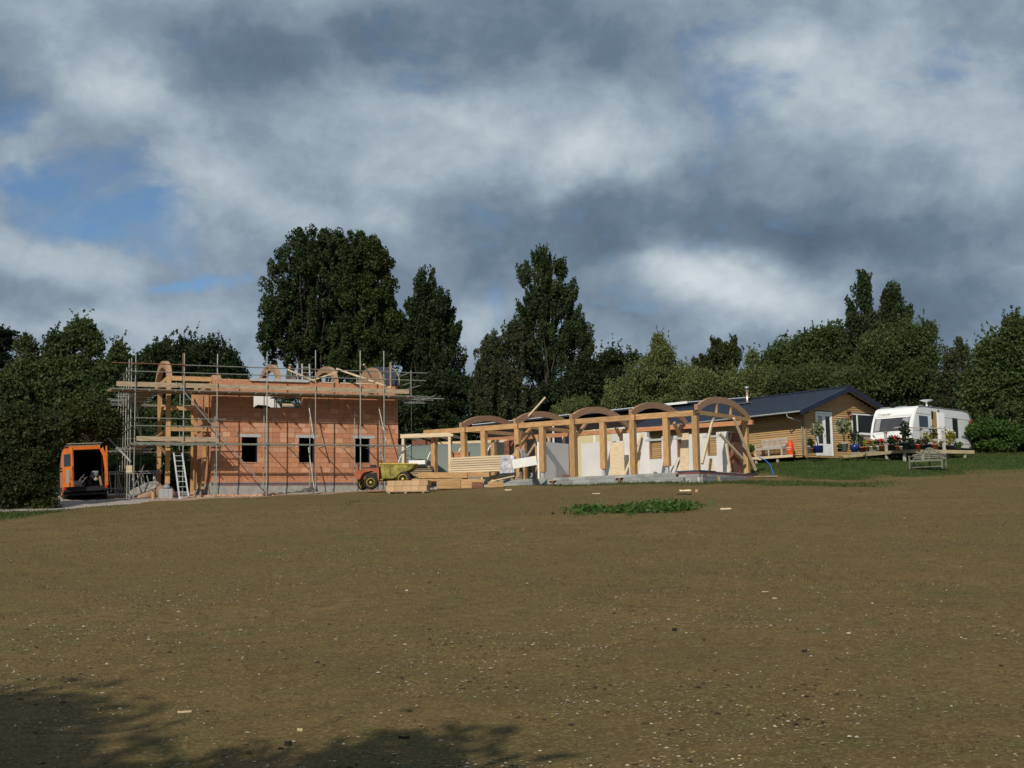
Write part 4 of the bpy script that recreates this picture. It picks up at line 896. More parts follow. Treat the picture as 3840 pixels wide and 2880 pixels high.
b = MB(); b.box(-.93, .93, -.10, .03, .40, .60); b.box(-.70, .70, -.16, -.05, .40, .52); b.build('rear_bumper', M['black'], vn)
MB().box(-.85, .85, .2, 5.1, .22, .34).build('chassis', M['black'], vn)
for sx_ in (-1, 1):
    MB().box(sx_*.88-.05, sx_*.88+.05, -.125, -.10, .50, .62).build('rear_light', M['redlight'], vn)
    for w in (.95, 4.45):
        t = MB().lathe((sx_*.86, w, .33), [(.2, -.1), (.31, -.1), (.34, -.06), (.34, .06), (.31, .1), (.2, .1)], 20, 'x').build('wheel', M['rubber'], vn, True)
        MB().lathe((sx_*.95, w, .33), [(.2, 0), (.12, .01), (.02, .02)], 14, 'x').build('rim', M['seal'], t, True)
def van_door(hx, ang, sgn, panel):
    dr = MB(); L_ = .86; prof = [(0, .62), (0, 1.5), (.02, 2.1), (.12, 2.38), (L_, 2.40), (L_, .60)]
    dr.prism([(x*sgn, z) for x, z in prof], -.03, .03)
    o = dr.build('rear_door', M['orange'], vn); o.location = (hx, -.04, 0); o.rotation_euler = (0, 0, ang)
    a = MB(); 
    for z0, z1 in panel: a.box(min(.30*sgn, .55*sgn), max(.30*sgn, .55*sgn), -.042, .042, z0, z1)
    p = a.build('door_trim', M['seal'], o)
    MB().box(min(.15*sgn, .72*sgn), max(.15*sgn, .72*sgn), -.036, .036, 1.55, 2.12).build('door_glass', M['glass'], o) if sgn > 0 else None
    return o
van_door(-.93, R(-62), 1, ((.8, 1.4),)); van_door(.93, R(88), -1, ((1.95, 2.2), (1.15, 1.85), (.75, 1.0)))
MB().box(-1.012, -.955, 3.95, 4.35, 1.35, 1.95).build('cab_window', M['glass'], vn); MB().box(-1.015, -.94, 1.4, 4.0, .50, .66).build('side_rubbing_strip', M['black'], vn)
MB().box(-1.012, -.93, 4.15, 4.17, .5, 1.9).build('door_gap', M['black'], vn)
for z in (.9, 1.5): MB().box(-.97, -.93, -.06, -.02, z, z+.09).build('hinge', M['steel_bright'], vn)
for y in (.1, 1.6, 3.0): MB().tube((-.75, y, 2.62), (.75, y, 2.62), .02).build('roof_bar', M['steel'], vn)
for x in (-.6, .0, .6): MB().tube((x, .05, 2.64), (x, 3.1, 2.64), .018).build('roof_bar', M['steel'], vn)
VM = Matrix.LocRotScale(vn.location, vn.rotation_euler, (1, 1, 1)) @ Matrix.Translation((0, 0, .03))
def invan(mb, nm, m, label, cat, p, rot=(0, 0, 0)):
    o = mb.build(nm, M[m], None); o.matrix_world = VM @ Matrix.Translation(p) @ Euler(rot).to_matrix().to_4x4(); return tag(o, label, cat)
lad = thing('folding_ladder', 'silver step ladder lying slantwise inside the open orange van', 'ladder', (0, 0, 0)); lad.matrix_world = VM @ Matrix.Translation((-.42, .5, .75)) @ Euler((R(-30), R(42), 0)).to_matrix().to_4x4()
for x in (0, .16, .34): MB().bar((x, 0, 0), (x, 0, .72), .045, .03).build('stile', M['alu'], lad)
for k in range(3): MB().tube((0, 0, .15+k*.2), (.34, 0, .15+k*.2), .014).build('rung', M['alu'], lad)
invan(MB().box(-.35, .1, -.2, .2, 0, .28), 'tool_crate', 'potgrey', 'low grey crate on the left of the van floor', 'crate', (-.25, .35, .625))
invan(MB().lathe((0, 0, 0), [(.17, 0), (.19, .3), (.20, .33), (.15, .34)], 14), 'black_bucket', 'black', 'black bucket standing in the middle of the van floor', 'bucket', (.18, .4, .625))
invan(MB().path([(0, 0, 0), (.1, .05, .1), (.2, 0, .22), (.32, .05, .3)], [.12, .19, .18, .06], 9), 'dust_sheet', 'top_grey', 'bundled grey sheet heaped on the right inside the van', 'dust sheet', (.30, .5, 1.0))
invan(MB().path([(0, 0, 0), (.07, .0, .05), (.17, 0, .02)], [.05, .09, .04], 8), 'plastic_bag', 'potgrey', 'small pale bag tucked low at the right of the heap inside the van', 'bag', (.42, .15, .9))
invan(MB().box(-.05, .05, -.02, .02, 0, .45), 'short_plank', 'board', 'short brown board upright at the right door of the van', 'board', (.72, .12, .63), (0, R(-8), 0))
invan(MB().lathe((0, 0, 0), [(.15, 0), (.16, .35), (.1, .42)], 12), 'gas_canister', 'potdark', 'dark canister behind the bucket in the van', 'canister', (.48, .7, .625))
# ================================================================== BOARDED BUNGALOW
bu = thing('boarded_bungalow', 'timber boarded bungalow with dark metal roof, white french door and steel flue', 'bungalow', FH.o, FH.yaw)
def bx(nm, x0, x1, y0, y1, z0, z1, m): return MB().box(x0, x1, y0, y1, z0, z1).build(nm, M[m], bu)
HL, HW = 12.9, 6.4; EZ = 2.40; RZ = 3.55
bx('wall_core', -HL, -.06, .04, HW-.04, -.25, 2.36, 'dark')
gk = MB(); gk.prism([(.04, 2.3), (HW-.04, 2.3), (HW/2, 3.48)], -.3, -.05, 'x'); gk.build('gable_core', M['dark'], bu)
pitch = .118
def roofline(w): return RZ-abs(w-HW/2)*(RZ-EZ)/(HW/2)
wb = MB().prism([(-.5, 0), (.5, 0), (.5, 1), (-.5, 1)], 0, 1)
# one shared feather edged board: thick at the bottom, thin at the top
fe = MB(); P = [(0, -.052, 0), (1, -.052, 0), (1, 0, 0), (0, 0, 0), (0, -.008, 1), (1, -.008, 1), (1, 0, 1), (0, 0, 1)]
fe.v = P; fe.f = [(0, 3, 2, 1), (4, 5, 6, 7), (0, 1, 5, 4), (1, 2, 6, 5), (2, 3, 7, 6), (3, 0, 4, 7)]; feb = fe.mesh('weatherboard', M['weather'])
z = -.10; k = 0
while z < 2.36:
    h = min(pitch+.012, 2.40-z); cut = -random.uniform(3.2, 8.8)
    for a, b_ in ((-HL, cut), (cut+.004, -.05)): inst(feb, 'weatherboard', bu, (a, .038, z), (b_-a, 1, h))
    z += pitch
GO = [(.91, 2.12, .02, 2.27), (3.82, 5.9, 1.27, 2.27)]
z = -.10
while z < RZ-.12:
    h = pitch+.012; zm = z+pitch/2
    a, b_ = .0, HW
    if zm > EZ-.05: hw = (RZ-.03-zm)/((RZ-EZ)/(HW/2)); a, b_ = HW/2-hw, HW/2+hw
    cuts = [(p-.05, q+.05) for p, q, r_, s_ in GO if r_-.05 < zm < s_+.05]
    for s0, s1 in runs(max(a, .06), min(b_, HW), cuts):
        if s1-s0 > .05: inst(feb, 'weatherboard', bu, (-.048, s0, z), (s1-s0, 1, h), (0, 0, R(90)))
    z += pitch
for y in (-.03,): bx('corner_post', -.07, .06, y, .10, -.15, 2.42, 'post_wood')
bx('french_door_frame', -.02, .035, .86, .93, -.02, 2.32, 'upvc'); bx('french_door_frame', -.02, .035, 2.10, 2.17, -.02, 2.32, 'upvc'); bx('french_door_frame', -.02, .035, .93, 2.10, 2.23, 2.32, 'upvc')
for a in (.935, 1.52):
    d = bx('door_leaf', -.01, .02, a, a+.575, -.01, 2.225, 'upvc'); b = MB().box(.021, .025, a+.12, a+.455, .62, 2.08).build('door_glass', M['glass'], d)
    MB().box(.021, .026, a+.10, a+.47, .10, .50).build('door_panel', M['upvc'], d)
MB().box(.02, .06, 1.49, 1.53, 1.0, 1.12).build('door_handle', M['steel_bright'], bu)
w = bx('window', -.03, .0, 3.8, 5.92, 1.25, 2.30, 'glass')
for (a, b_, z0, z1) in ((3.78, 3.85, 1.22, 2.32), (5.88, 5.95, 1.22, 2.32), (4.20, 4.28, 1.30, 2.25), (3.85, 5.88, 1.22, 1.30), (3.85, 5.88, 2.25, 2.32)): MB().box(.002, .03, a, b_, z0, z1).build('window_frame', M['upvc'], w)
bx('window_sill', .0, .07, 3.7, 6.0, 1.17, 1.215, 'upvc'); bx('panel_under_window', -.02, .012, 3.75, 6.0, .1, 1.12, 'potgrey')
# roof: two slopes with standing seams, ridge, fascia, soffit
OV = .82; GX = .50
def slope(side):
    b = MB(); y0 = -OV if side < 0 else HW+OV; sl = (RZ-EZ)/(HW/2); z0 = EZ-OV*sl+.14; zr = RZ+.14
    yr = HW/2
    b.quad((-HL-.3, y0, z0), (GX, y0, z0), (GX, yr, zr), (-HL-.3, yr, zr)); b.quad((-HL-.3, y0, z0-.06), (GX, y0, z0-.06), (GX, yr, zr-.06), (-HL-.3, yr, zr-.06))
    for xx in (-HL-.3, GX): b.quad((xx, y0, z0-.06), (xx, y0, z0), (xx, yr, zr), (xx, yr, zr-.06))
    b.quad((-HL-.3, y0, z0-.06), (GX, y0, z0-.06), (GX, y0, z0), (-HL-.3, y0, z0))
    o = b.build('roof', M['roof'], bu)
    x = -HL-.1; sm = MB()
    while x < GX: sm.bar((x, y0+.01, z0+.012), (x, yr, zr+.012), .03, .035); x += .25
    tag(sm.build('roof_seams', M['roof'], bu), kind='stuff')
    f = MB(); f.prism([(y0, z0+.02), (yr, zr+.02), (yr, zr-.24), (y0, z0-.24)], GX+.002, GX+.05, 'x'); f.build('barge_board', M['navy'], bu)
    MB().prism([(y0+.02, z0-.065), (yr, zr-.065), (yr, zr-.10), (y0+.02, z0-.10)], .07, GX, 'x').build('soffit', M['soffit'], bu)
    return y0, z0
y0, z0 = slope(-1); slope(1)
MB().bar((-HL-.3, HW/2, RZ+.17), (GX+.05, HW/2, RZ+.17), .22, .05).build('ridge_cap', M['roof'], bu)
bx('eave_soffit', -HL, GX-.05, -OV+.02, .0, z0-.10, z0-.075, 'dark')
gt = MB(); gt.path([(-HL-.3, y0-.07, z0-.05), (GX, y0-.05, z0-.05)], .045, 8); gt.build('gutter', M['gutter'], bu, True)
dpz = MB().path([(-.38, y0-.06, z0-.10), (-.36, y0-.05, z0-.28), (-.12, -.10, 1.75), (-.10, -.09, 1.6), (-.08, -.09, -.10)], .038, 8).build('downpipe', M['gutter'], bu, True)
fl = MB().lathe((-6.2, 2.4, 3.1), [(.11, 0), (.075, .3), (.075, 1.12)], 14).build('flue', M['copper'], bu, True); MB().lathe((-6.2, 2.4, 4.22), [(.04, -.02), (.15, 0), (.13, .05), (.06, .13)], 14).build('flue_cowl', M['steel_bright'], fl, True)
MB().bar((-6.75, 2.1, 3.315), (-5.65, 2.15, 3.34), .45, .02).build('flue_flashing', M['gutter'], bu)
for k, (w_, z_) in enumerate(((3.5, 2.42), (3.62, 2.2), (3.4, 2.05))): MB().lathe((.10, w_, z_-.1), [(.03, 0), (.12, .05), (.1, .14), (.03, .2)], 8).build('wall_ornament', M['rust'], bu)
# ================================================================== LEAF CLOUD HELPERS
def leaf_mesh(name, C, S, T, m, up=None, asp=1.5):
    """C centres, S sizes, T tone 0..1: each leaf is a small rhombus turned at random."""
    n = len(C); d = RNG.normal(size=(n, 3)); 
    if up is not None: d = d*(1-up)+np.array([0, 0, 1.])*up*3*np.sign(RNG.random((n, 1))-.3)
    d /= np.linalg.norm(d, axis=1)[:, None]; e = RNG.normal(size=(n, 3)); e = np.cross(d, e); e /= np.linalg.norm(e, axis=1)[:, None]
    S = S[:, None]; v = np.stack([C-d*S*asp*.5, C+e*S*.42, C+d*S*asp*.5, C-e*S*.42], 1).reshape(-1, 3)
    me = bpy.data.meshes.new(name); me.vertices.add(4*n); me.vertices.foreach_set('co', v.ravel().astype(np.float32))
    me.loops.add(4*n); me.loops.foreach_set('vertex_index', np.arange(4*n, dtype=np.int32)); me.polygons.add(n)
    me.polygons.foreach_set('loop_start', np.arange(0, 4*n, 4, dtype=np.int32)); me.polygons.foreach_set('loop_total', np.full(n, 4, np.int32))
    a = me.attributes.new('tone', 'FLOAT', 'FACE'); a.data.foreach_set('value', np.clip(T, 0, 1).astype(np.float32))
    me.materials.append(m); me.update(calc_edges=True); me.validate(); return me
LM = dict(ygreen=leafmat('yellow_green_leaves', (.018, .036, .009), (.072, .100, .024)), poplar=leafmat('poplar_leaves', (.015, .033, .011), (.062, .094, .030)), dark=leafmat('dark_leaves', (.012, .026, .009), (.042, .068, .021)),
          mid=leafmat('mid_green_leaves', (.036, .062, .018), (.100, .140, .044)), willow=leafmat('willow_leaves', (.070, .098, .028), (.190, .220, .080)),
          birch=leafmat('birch_leaves', (.028, .042, .016), (.085, .095, .038)), berry=leafmat('hawthorn_leaves', (.024, .042, .011), (.074, .084, .024)),
          pine=leafmat('pine_needles', (.008, .016, .010), (.022, .036, .018)), bright=leafmat('bright_leaves', (.035, .080, .014), (.085, .16, .030)),
          grass=leafmat('grass_blades', (.028, .055, .012), (.095, .125, .032)), straw=leafmat('dry_straw', (.15, .115, .05), (.36, .28, .15)), pale=leafmat('variegated_leaves', (.11, .14, .07), (.42, .44, .27)),
          yellow=leafmat('yellow_leaves', (.16, .17, .03), (.48, .42, .06)))
# ================================================================== DECK, POTS AND BENCHES
FD = Frame((19.29, 61.9, 5.17), -66.5)
dk = thing('timber_deck', 'raised timber deck on short posts before the bungalow and the caravan', 'deck', FD.o, FD.yaw)
DL = 4.65; pm = MB().box(-.5, .5, 0, 1, -.025, 0).mesh('deck_board', M['deck'])
for k in range(32): inst(pm, 'deck_board', dk, (-DL+.07+k*.146, 0, 0), (.138, 1.15, 1))
for k in range(22): inst(pm, 'deck_board', dk, (-.62, 1.20+k*.146, 0), (.138, .64, 1), (0, 0, R(-90)))
MB().box(-DL-.02, .03, -.045, -.002, -.15, .01).build('fascia', M['deck_edge'], dk); MB().box(.03, .075, -.045, 4.45, -.16, .012).build('fascia', M['deck_edge'], dk)
MB().box(-DL, 0, .02, 1.1, -.14, -.03).build('joists', M['dark'], dk); MB().box(-.60, .01, 1.12, 4.4, -.14, -.03).build('joists', M['dark'], dk)
def leg(u, w, top=-.02, s_=.11):
    p = FD.pt(u, w, 0); z = g(p[0], p[1])-FD.o[2]-.05; MB().box(u-s_/2, u+s_/2, w-s_/2, w+s_/2, min(z, -.3), top).build('post', M['teak'], dk)
leg(-2.9, .06, -.152); leg(-1.35, .06, 1.0); leg(-.04, .06, 1.12); leg(-.04, 1.2, 1.08); leg(-.04, 2.6, 1.0); leg(-.04, 3.9, -.165); leg(-4.4, .5, -.16)
for z, t_ in ((1.10, .07), (.52, .09)):
    MB().bar((-1.35, .0 if z > 1 else -.02, z-.12*(z > 1)), (.02, .0, z), .05, t_).build('rail', M['teak'], dk) if z < 1 else MB().bar((-1.45, .06, .98), (-1.2, .06, .98), .16, .04).build('rail', M['teak'], dk)
    MB().bar((.02, 0, z), (.02, 2.65, z), .05 if z < 1 else .14, t_ if z < 1 else .05).build('rail', M['teak'], dk)
MB().bar((-.04, 0, 1.13), (-.55, .0, 1.13), .14, .05).build('rail', M['teak'], dk)
ld = MB().box(-6.3, -4.75, .9, 1.9, -.12, 0); ld.build('step_platform', M['deck'], dk)
lp = thing('side_platform', 'narrow timber platform carrying the bench along the side wall of the bungalow', 'platform', FH.pt(-3.9, -1.25, -.02), FH.yaw)
for k in range(30): inst(pm, 'deck_board', lp, (-.3+k*.146, 0, 0), (.138, 1.15, 1))
MB().box(-.4, 4.15, -.045, -.002, -.12, .01).build('fascia', M['pine'], lp)
for x in (0, 1.5, 3): MB().box(x, x+.1, .02, .12, -.6, -.03).build('post', M['teak'], lp)
def Dz(px, py): # deck surface point
    r = ray(px, py); t = (FD.o[2]-CAM[2])/r[2]; return CAM+r*t
def pot(px, py, d_, h, mt, label, leaf, lr, lh, n=160, ls=.09, pos=None, shape='pot', flowers=None, kind='potted plant'):
    p = Dz(px, py) if pos is None else np.array(pos)
    t = thing('potted_plant', label, kind, p)
    r_ = d_/2; lr *= .85; lh *= .88
    prof = {'pot': [(r_*.68, 0), (r_*.95, h*.85), (r_*1.05, h*.86), (r_*1.05, h), (r_*.8, h)], 'bowl': [(r_*.6, 0), (r_*1.05, h*.5), (r_, h), (r_*.8, h)], 'box': [(r_*.95, 0), (r_, h*.95), (r_*1.04, h), (r_*.8, h)]}[shape]
    MB().lathe((0, 0, 0), prof, 14).build('pot', M[mt], t, True)
    MB().lathe((0, 0, h-.03), [(r_*.8, 0), (r_*.3, .02)], 10).build('soil', M['dark'], t)
    for k in range(5): MB().path([(0, 0, h-.02), (random.uniform(-.4, .4)*lr, random.uniform(-.4, .4)*lr, h+lh*.5), (random.uniform(-.7, .7)*lr, random.uniform(-.7, .7)*lr, h+lh*.9)], [.012, .009, .005], 4).build('stem', M['bark'], t)
    v = RNG.normal(size=(n, 3)); v /= np.linalg.norm(v, axis=1)[:, None]; v *= RNG.random((n, 1))**.4
    zz = h+lh*.55 if kind != 'small tree' else h+lh*.72
    rz = lh*.55 if kind != 'small tree' else lh*.34
    C = v*np.array([lr, lr, rz])+np.array([0, 0, zz])
    me = leaf_mesh('foliage', C, RNG.uniform(.7, 1.3, n)*ls, RNG.random(n), LM[leaf]); o = bpy.data.objects.new('foliage', me); COL.objects.link(o); o.parent = t
    if flowers:
        k = 26; v = RNG.normal(size=(k, 3)); v /= np.linalg.norm(v, axis=1)[:, None]; v[:, 2] = np.abs(v[:, 2]); C = v*np.array([lr, lr, rz])*1.02+np.array([0, 0, zz])
        me = leaf_mesh('flowers', C, RNG.uniform(.05, .09, k), RNG.random(k), M[flowers]); o = bpy.data.objects.new('flowers', me); COL.objects.link(o); o.parent = t; o['kind'] = 'stuff'
    return t
X7 = lambda x, y: (3180+x/3.687, 1400+y/3.687)
X6 = lambda x, y: (2750+x/3.687, 1400+y/3.687)
pot(*X6(1170, 1098), .55, .36, 'potblue', 'variegated bush in a shiny blue glazed box before the french door', 'pale', .42, 1.35, 320, .12, None, 'box', None, 'small tree')
pot(*X6(1060, 1108), .26, .38, 'potgrey', 'small sprig in a tall stone coloured pot left of the blue glazed box', 'mid', .14, .45, 60)
pot(*X6(1085, 1090), .2, .2, 'terra', 'dark stemmed plant in a small terracotta pot behind the stone coloured pot', 'dark', .16, .5, 60)
pot(*X6(1470, 1080), .24, .14, 'potdark', 'low yellow-green tuft in a shallow dark pot right of the french door', 'mid', .17, .25, 70)
pot(*X6(1540, 1078), .40, .42, 'potgrey', 'large variegated bush in a pale stone pot right of the french door', 'pale', .48, 1.35, 330, .12, None, 'pot', None, 'small tree')
pot(*X6(1680, 1088), .50, .38, 'potblue', 'dark leaning shrub in a big dark blue bowl on the deck', 'dark', .34, .85, 170, .09, None, 'bowl')
pot(*X6(1780, 1088), .42, .24, 'terra', 'grey-green spiky plant in a wide terracotta pot on the deck', 'birch', .26, .7, 130)
pot(*X6(1850, 1080), .30, .24, 'terra', 'yellow flowering plant in a terracotta pot left of the white caravan corner', 'yellow', .26, .35, 120)
for k, (x, lab, c, m_) in enumerate(((330, 'pink and red flowers in a small white pot at the caravan corner', 'mid', 'white'), (375, 'low green plant in a small dull yellow pot beside the white pots', 'yellow', 'yellow'), (418, 'dark leaved plant in the right one of the small white pots', 'dark', 'white'), (470, 'red flowering plant in an orange terracotta pot by the first deck post', 'mid', 'terra'))):
    pot(*X7(x, 1066-k*3), .2 if k < 3 else .3, .2, m_, lab, c, .2, .36, 90, .07, flowers='flower_red' if k in (0, 3) else None)
pot(*X7(600, 1055), .30, .25, 'potdark', 'round dark green bush in a dark pot between the first two deck posts', 'dark', .24, .5, 150)
pot(*X7(680, 1054), .26, .18, 'terra', 'reddish leaved plant in a small pot left of the corner deck post', 'berry', .24, .55, 120, flowers='flower_red')
pot(*X7(735, 1052), .20, .14, 'white', 'tiny dark plant in a cream pot at the corner deck post', 'dark', .12, .22, 50)
pot(*X7(800, 1050), .40, .35, 'potdark', 'tall dark leafy plant standing right behind the corner deck post', 'dark', .32, 1.15, 220, .12)
pot(*X7(885, 1052), .3, .22, 'potdark', 'low dark bush behind the second railing post', 'dark', .28, .35, 120)
pot(*X7(975, 1056), .22, .26, 'gas', 'small dark plant in a bright orange pot under the railing', 'dark', .16, .25, 60)
pot(*X7(1040, 1060), .34, .25, 'potdark', 'bushy dull green plant in a dark pot left of the caravan door', 'birch', .30, .45, 130)
pot(*X7(1100, 1062), .40, .3, 'potdark', 'yellow-green leafy plant in a dark tub left of the open caravan door', 'yellow', .32, .62, 160)
pot(*X7(1195, 1066), .42, .32, 'terra', 'tall brownish plant in a terracotta pot before the open caravan door', 'berry', .26, 1.0, 150, .09)
pot(*X7(1300, 1074), .36, .24, 'potdark', 'small pale flowering plant at the foot of the caravan door', 'pale', .18, .3, 70)
pot(*X7(1420, 1078), .46, .30, 'potdark', 'large bush with pale flowers in a dark tub below the tall caravan window', 'yellow', .38, .85, 240, .10, flowers='upvc')
pot(*X7(1530, 1080), .30, .16, 'potdark', 'low yellow-green plant at the right end of the deck', 'bright', .30, .35, 130)
p6 = FH.pt(-2.85, -.55, 0)
pot(0, 0, .34, .26, 'terra', 'bright green plant with orange edges in a terracotta pot left of the bungalow bench', 'bright', .30, .50, 170, .09, pos=FH.pt(-3.15, -.75, 0))
pot(0, 0, .34, .34, 'potdark', 'grey plant in a dark tub beside the last timber post, below the bungalow wall', 'birch', .22, .3, 80, .08, pos=FH.pt(-3.62, -.8, 0))
def bench(name, label, p, yaw, L_, mt, back='v', hback=.92):
    t = thing(name, label, 'bench', p, yaw); m = M[mt]
    for x in (0, L_-.06):
        MB().box(x, x+.06, 0, .06, 0, .62).build('leg', m, t); MB().box(x, x+.06, .48, .54, 0, hback if back == 'v' else .74).build('leg', m, t); MB().box(x-.01, x+.07, -.02, .50, .622, .66).build('armrest', m, t)
        MB().box(x+.01, x+.05, .062, .478, .38, .43).build('side_rail', m, t); MB().box(x+.01, x+.05, .062, .478, .10, .14).build('side_rail', m, t)
    for k in range(5): MB().box(.0, L_, .0+k*.1, .085+k*.1, .432, .455).build('seat_slat', m, t)
    MB().box(.061, L_-.061, .0, .035, .36, .428).build('apron', m, t)
    if back == 'v':
        MB().box(.061, L_-.061, .49, .53, hback-.07, hback).build('top_rail', m, t); MB().box(.061, L_-.061, .49, .53, .50, .55).build('back_rail', m, t)
        n = int(L_/.085)
        for k in range(1, n): MB().box(k*L_/n-.02, k*L_/n+.02, .50, .52, .552, hback-.072).build('back_slat', m, t)
        MB().box(L_/2-.03, L_/2+.03, 0, .06, 0, .36).build('leg', m, t)
    else:
        MB().box(L_/2-.03, L_/2+.03, .485, .535, 0, 1.0).build('centre_stile', m, t)
        MB().box(.061, L_-.061, .27, .30, .10, .14).build('stretcher', m, t)
        n = 24
        for r_ in range(5):
            z = .54+r_*.085; w_ = L_/2-.06 if r_ < 2 else (L_/2)*(1-(r_-1)*.17)
            for s_ in (-1, 1): MB().box(min(L_/2+s_*.032, L_/2+s_*w_), max(L_/2+s_*.032, L_/2+s_*w_), .495, .525, z, z+.05).build('back_slat', m, t)
        pts = [(L_*k/n, .51, .70+.30*math.exp(-((k/n-.5)/.22)**2)) for k in range(n+1)]; MB().path(pts, .035, 5).build('curved_top_rail', m, t)
    return t
bench('slatted_bench', 'pale weathered bench with upright back slats against the bungalow side wall', FH.pt(-2.62, -.95, 0), FH.yaw, 1.85, 'teak')
pb2 = on_ground(*X7(845, 1335)); bench('garden_bench', 'grey mossy garden bench with curved back standing on the lawn below the deck', pb2, R(-40), 1.62, 'teak_dark', 'h')
gbz = thing('gas_bottle', 'orange gas bottle with white lettering standing between the bench and the downpipe', 'gas bottle', FH.pt(-.52, -.55, 0), FH.yaw)
MB().lathe((0, 0, 0), [(.155, 0), (.165, .03), (.165, .56), (.14, .64), (.09, .68), (.09, .80), (.07, .81)], 20).build('bottle', M['gas'], gbz, True)
def text(body, size, m, parent, loc, rot, name='lettering', shear=0, ext=.004, align='CENTER', scale=(1, 1, 1)):
    c = bpy.data.curves.new(name, 'FONT'); c.body = body; c.size = size; c.extrude = ext; c.align_x = align; c.shear = shear
    o = bpy.data.objects.new(name, c); COL.objects.link(o); dg = bpy.context.evaluated_depsgraph_get(); me = bpy.data.meshes.new_from_object(o.evaluated_get(dg)); bpy.data.objects.remove(o)
    me.materials.clear(); me.materials.append(m); o = bpy.data.objects.new(name, me); COL.objects.link(o); o.parent = parent; o.location = loc; o.rotation_euler = rot; o.scale = scale; return o
text('CALOR', .085, M['white'], gbz, (.04, -.168, .36), (R(90), 0, R(8)), ext=.006); text('PROPANE', .05, M['white'], gbz, (.04, -.168, .27), (R(90), 0, R(8)), ext=.006)
# ================================================================== CARAVAN
cv_ = thing('caravan', 'white touring caravan with slanted front window and open side door beside the deck', 'caravan', FK.o, FK.yaw)
CW, CL = 2.35, 6.75
prof = [(-.10, .30), (-.14, .55), (-.06, 1.0), (.12, 1.45), (.40, 1.95), (.58, 2.14), (.85, 2.24), (1.3, 2.28), (5.7, 2.28), (6.35, 2.22), (6.62, 2.06), (6.72, 1.8), (6.75, .2), (.3, .2), (.0, .24)]
b = MB(); n = len(prof)
for w_, ins in ((0, 0), (CW, 0)): b.v += [(x, w_, z) for x, z in prof]
# bevelled edges: pull the two side faces in slightly along the roof and the front
def ringv(w_, k_): return [(x*(1)+(3.3-x)*k_*.03, w_, 1.2+(z-1.2)*(1-k_*.03)) for x, z in prof]
b = MB()
for w_, k_ in ((0, 1), (.05, 0), (CW-.05, 0), (CW, 1)): b.v += ringv(w_, k_)
for r_ in range(3):
    for j in range(n): a = r_*n+j; q = r_*n+(j+1) % n; b.f.append((a, q, q+n, a+n))
b.f.append(tuple(range(n))); b.f.append(tuple(range(3*n, 4*n))[::-1]); b.build('body', M['caravan'], cv_)
MB().box(.3, 6.6, .1, CW-.1, .02, .2).build('chassis', M['black'], cv_)
wl = MB().lathe((3.7, .1, .02), [(.18, -.1), (.33, -.1), (.34, .1), (.18, .1)], 18, 'y').build('wheel', M['rubber'], cv_, True); MB().lathe((3.7, -.01, .02), [(.2, 0), (.1, -.02), (.02, -.02)], 14, 'y').build('rim', M['gutter'], wl, True)
def front(z):   # x of the slanted front face at height z
    for (x0, z0_), (x1, z1_) in zip(prof[:-1], prof[1:]):
        if z0_ <= z <= z1_ and x0 < 1: return x0+(x1-x0)*(z-z0_)/max(z1_-z0_, 1e-6)
    return 0
def fpanel(nm, w0, w1, z0_, z1_, m, off, par=None, th_=.01):
    b = MB(); zs_ = [z0_+(z1_-z0_)*k/6 for k in range(7)]
    for z in zs_:
        x = front(z)
        for ww in (w0, w1): b.v += [(x-off, ww, z), (x-off+th_, ww, z)]
    for k in range(6):
        for (i, j) in ((0, 2), (2, 3), (3, 1), (1, 0)): a = 4*k; b.f.append((a+i, a+j, a+4+j, a+4+i))
    b.f.append((0, 1, 3, 2)); b.f.append((24, 26, 27, 25)); return b.build(nm, M[m], par or cv_)
fw = fpanel('front_window', .22, 2.12, .97, 1.66, 'glass_grey', .030, None, .03)
for a, b_ in ((.24, .56), (1.80, 2.08)): fpanel('curtain', a, b_, 1.0, 1.63, 'curtain', .036, fw, .004)
fpanel('window_seal', .16, .22, .93, 1.70, 'trim', .02); fpanel('window_seal', 2.12, 2.17, .93, 1.70, 'trim', .02)
fpanel('front_trim_line', .12, 2.25, 1.73, 1.745, 'trim', .006); fpanel('front_trim_line', .12, 2.25, 1.78, 1.79, 'trim', .006); fpanel('locker_line', .95, 2.0, .86, .872, 'trim', .008); fpanel('locker_line', .98, .99, .4, .86, 'trim', .008)
a_ = math.atan2(.28, .50)
text('Crusader', .21, M['trim'], cv_, (front(1.83)-.012, 1.72, 1.83), (R(90)-.0, 0, R(-90)), shear=.35, ext=.004, name='script_lettering').rotation_euler = Euler((R(90)-a_, 0, R(-90)))
for w_, z_ in ((2.15, .78), (.05, .78)): MB().bar((front(z_)-.03, w_, z_+.05), (front(z_)-.07, w_-.12, z_-.05), .03, .05).build('grab_handle', M['gutter'], cv_)
MB().bar((-.16, 1.2, .42), (-.9, 1.2, .38), .08, .06).build('tow_bar', M['gutter'], cv_)
sp_ = lambda nm, x0, x1, z0_, z1_, m, y=-.016: MB().box(x0, x1, y, -.001, z0_, z1_).build(nm, M[m], cv_)
sp_('side_window', .78, 1.72, 1.10, 1.74, 'glass'); sp_('tall_window', 4.50, 5.08, .74, 1.80, 'glass', -.02); sp_('door_opening', 2.16, 2.72, .28, 2.02, 'tan', -.006); MB().box(2.14, 2.34, -.012, -.0065, 1.62, 2.04).build('door_shade', M['dark'], cv_)
for a, b_, z in ((2.9, 6.6, 1.76), (.5, 2.1, 1.84), (2.9, 6.7, .43), (.1, 2.1, .95), (3.0, 4.4, 1.01)): sp_('trim_line', a, b_, z, z+.018, 'trim', -.008)
dr = MB().box(0, .54, -.022, .022, .30, 2.0).build('door', M['caravan'], cv_); dr.location = (2.74, -.03, 0); dr.rotation_euler = (0, 0, R(-14))
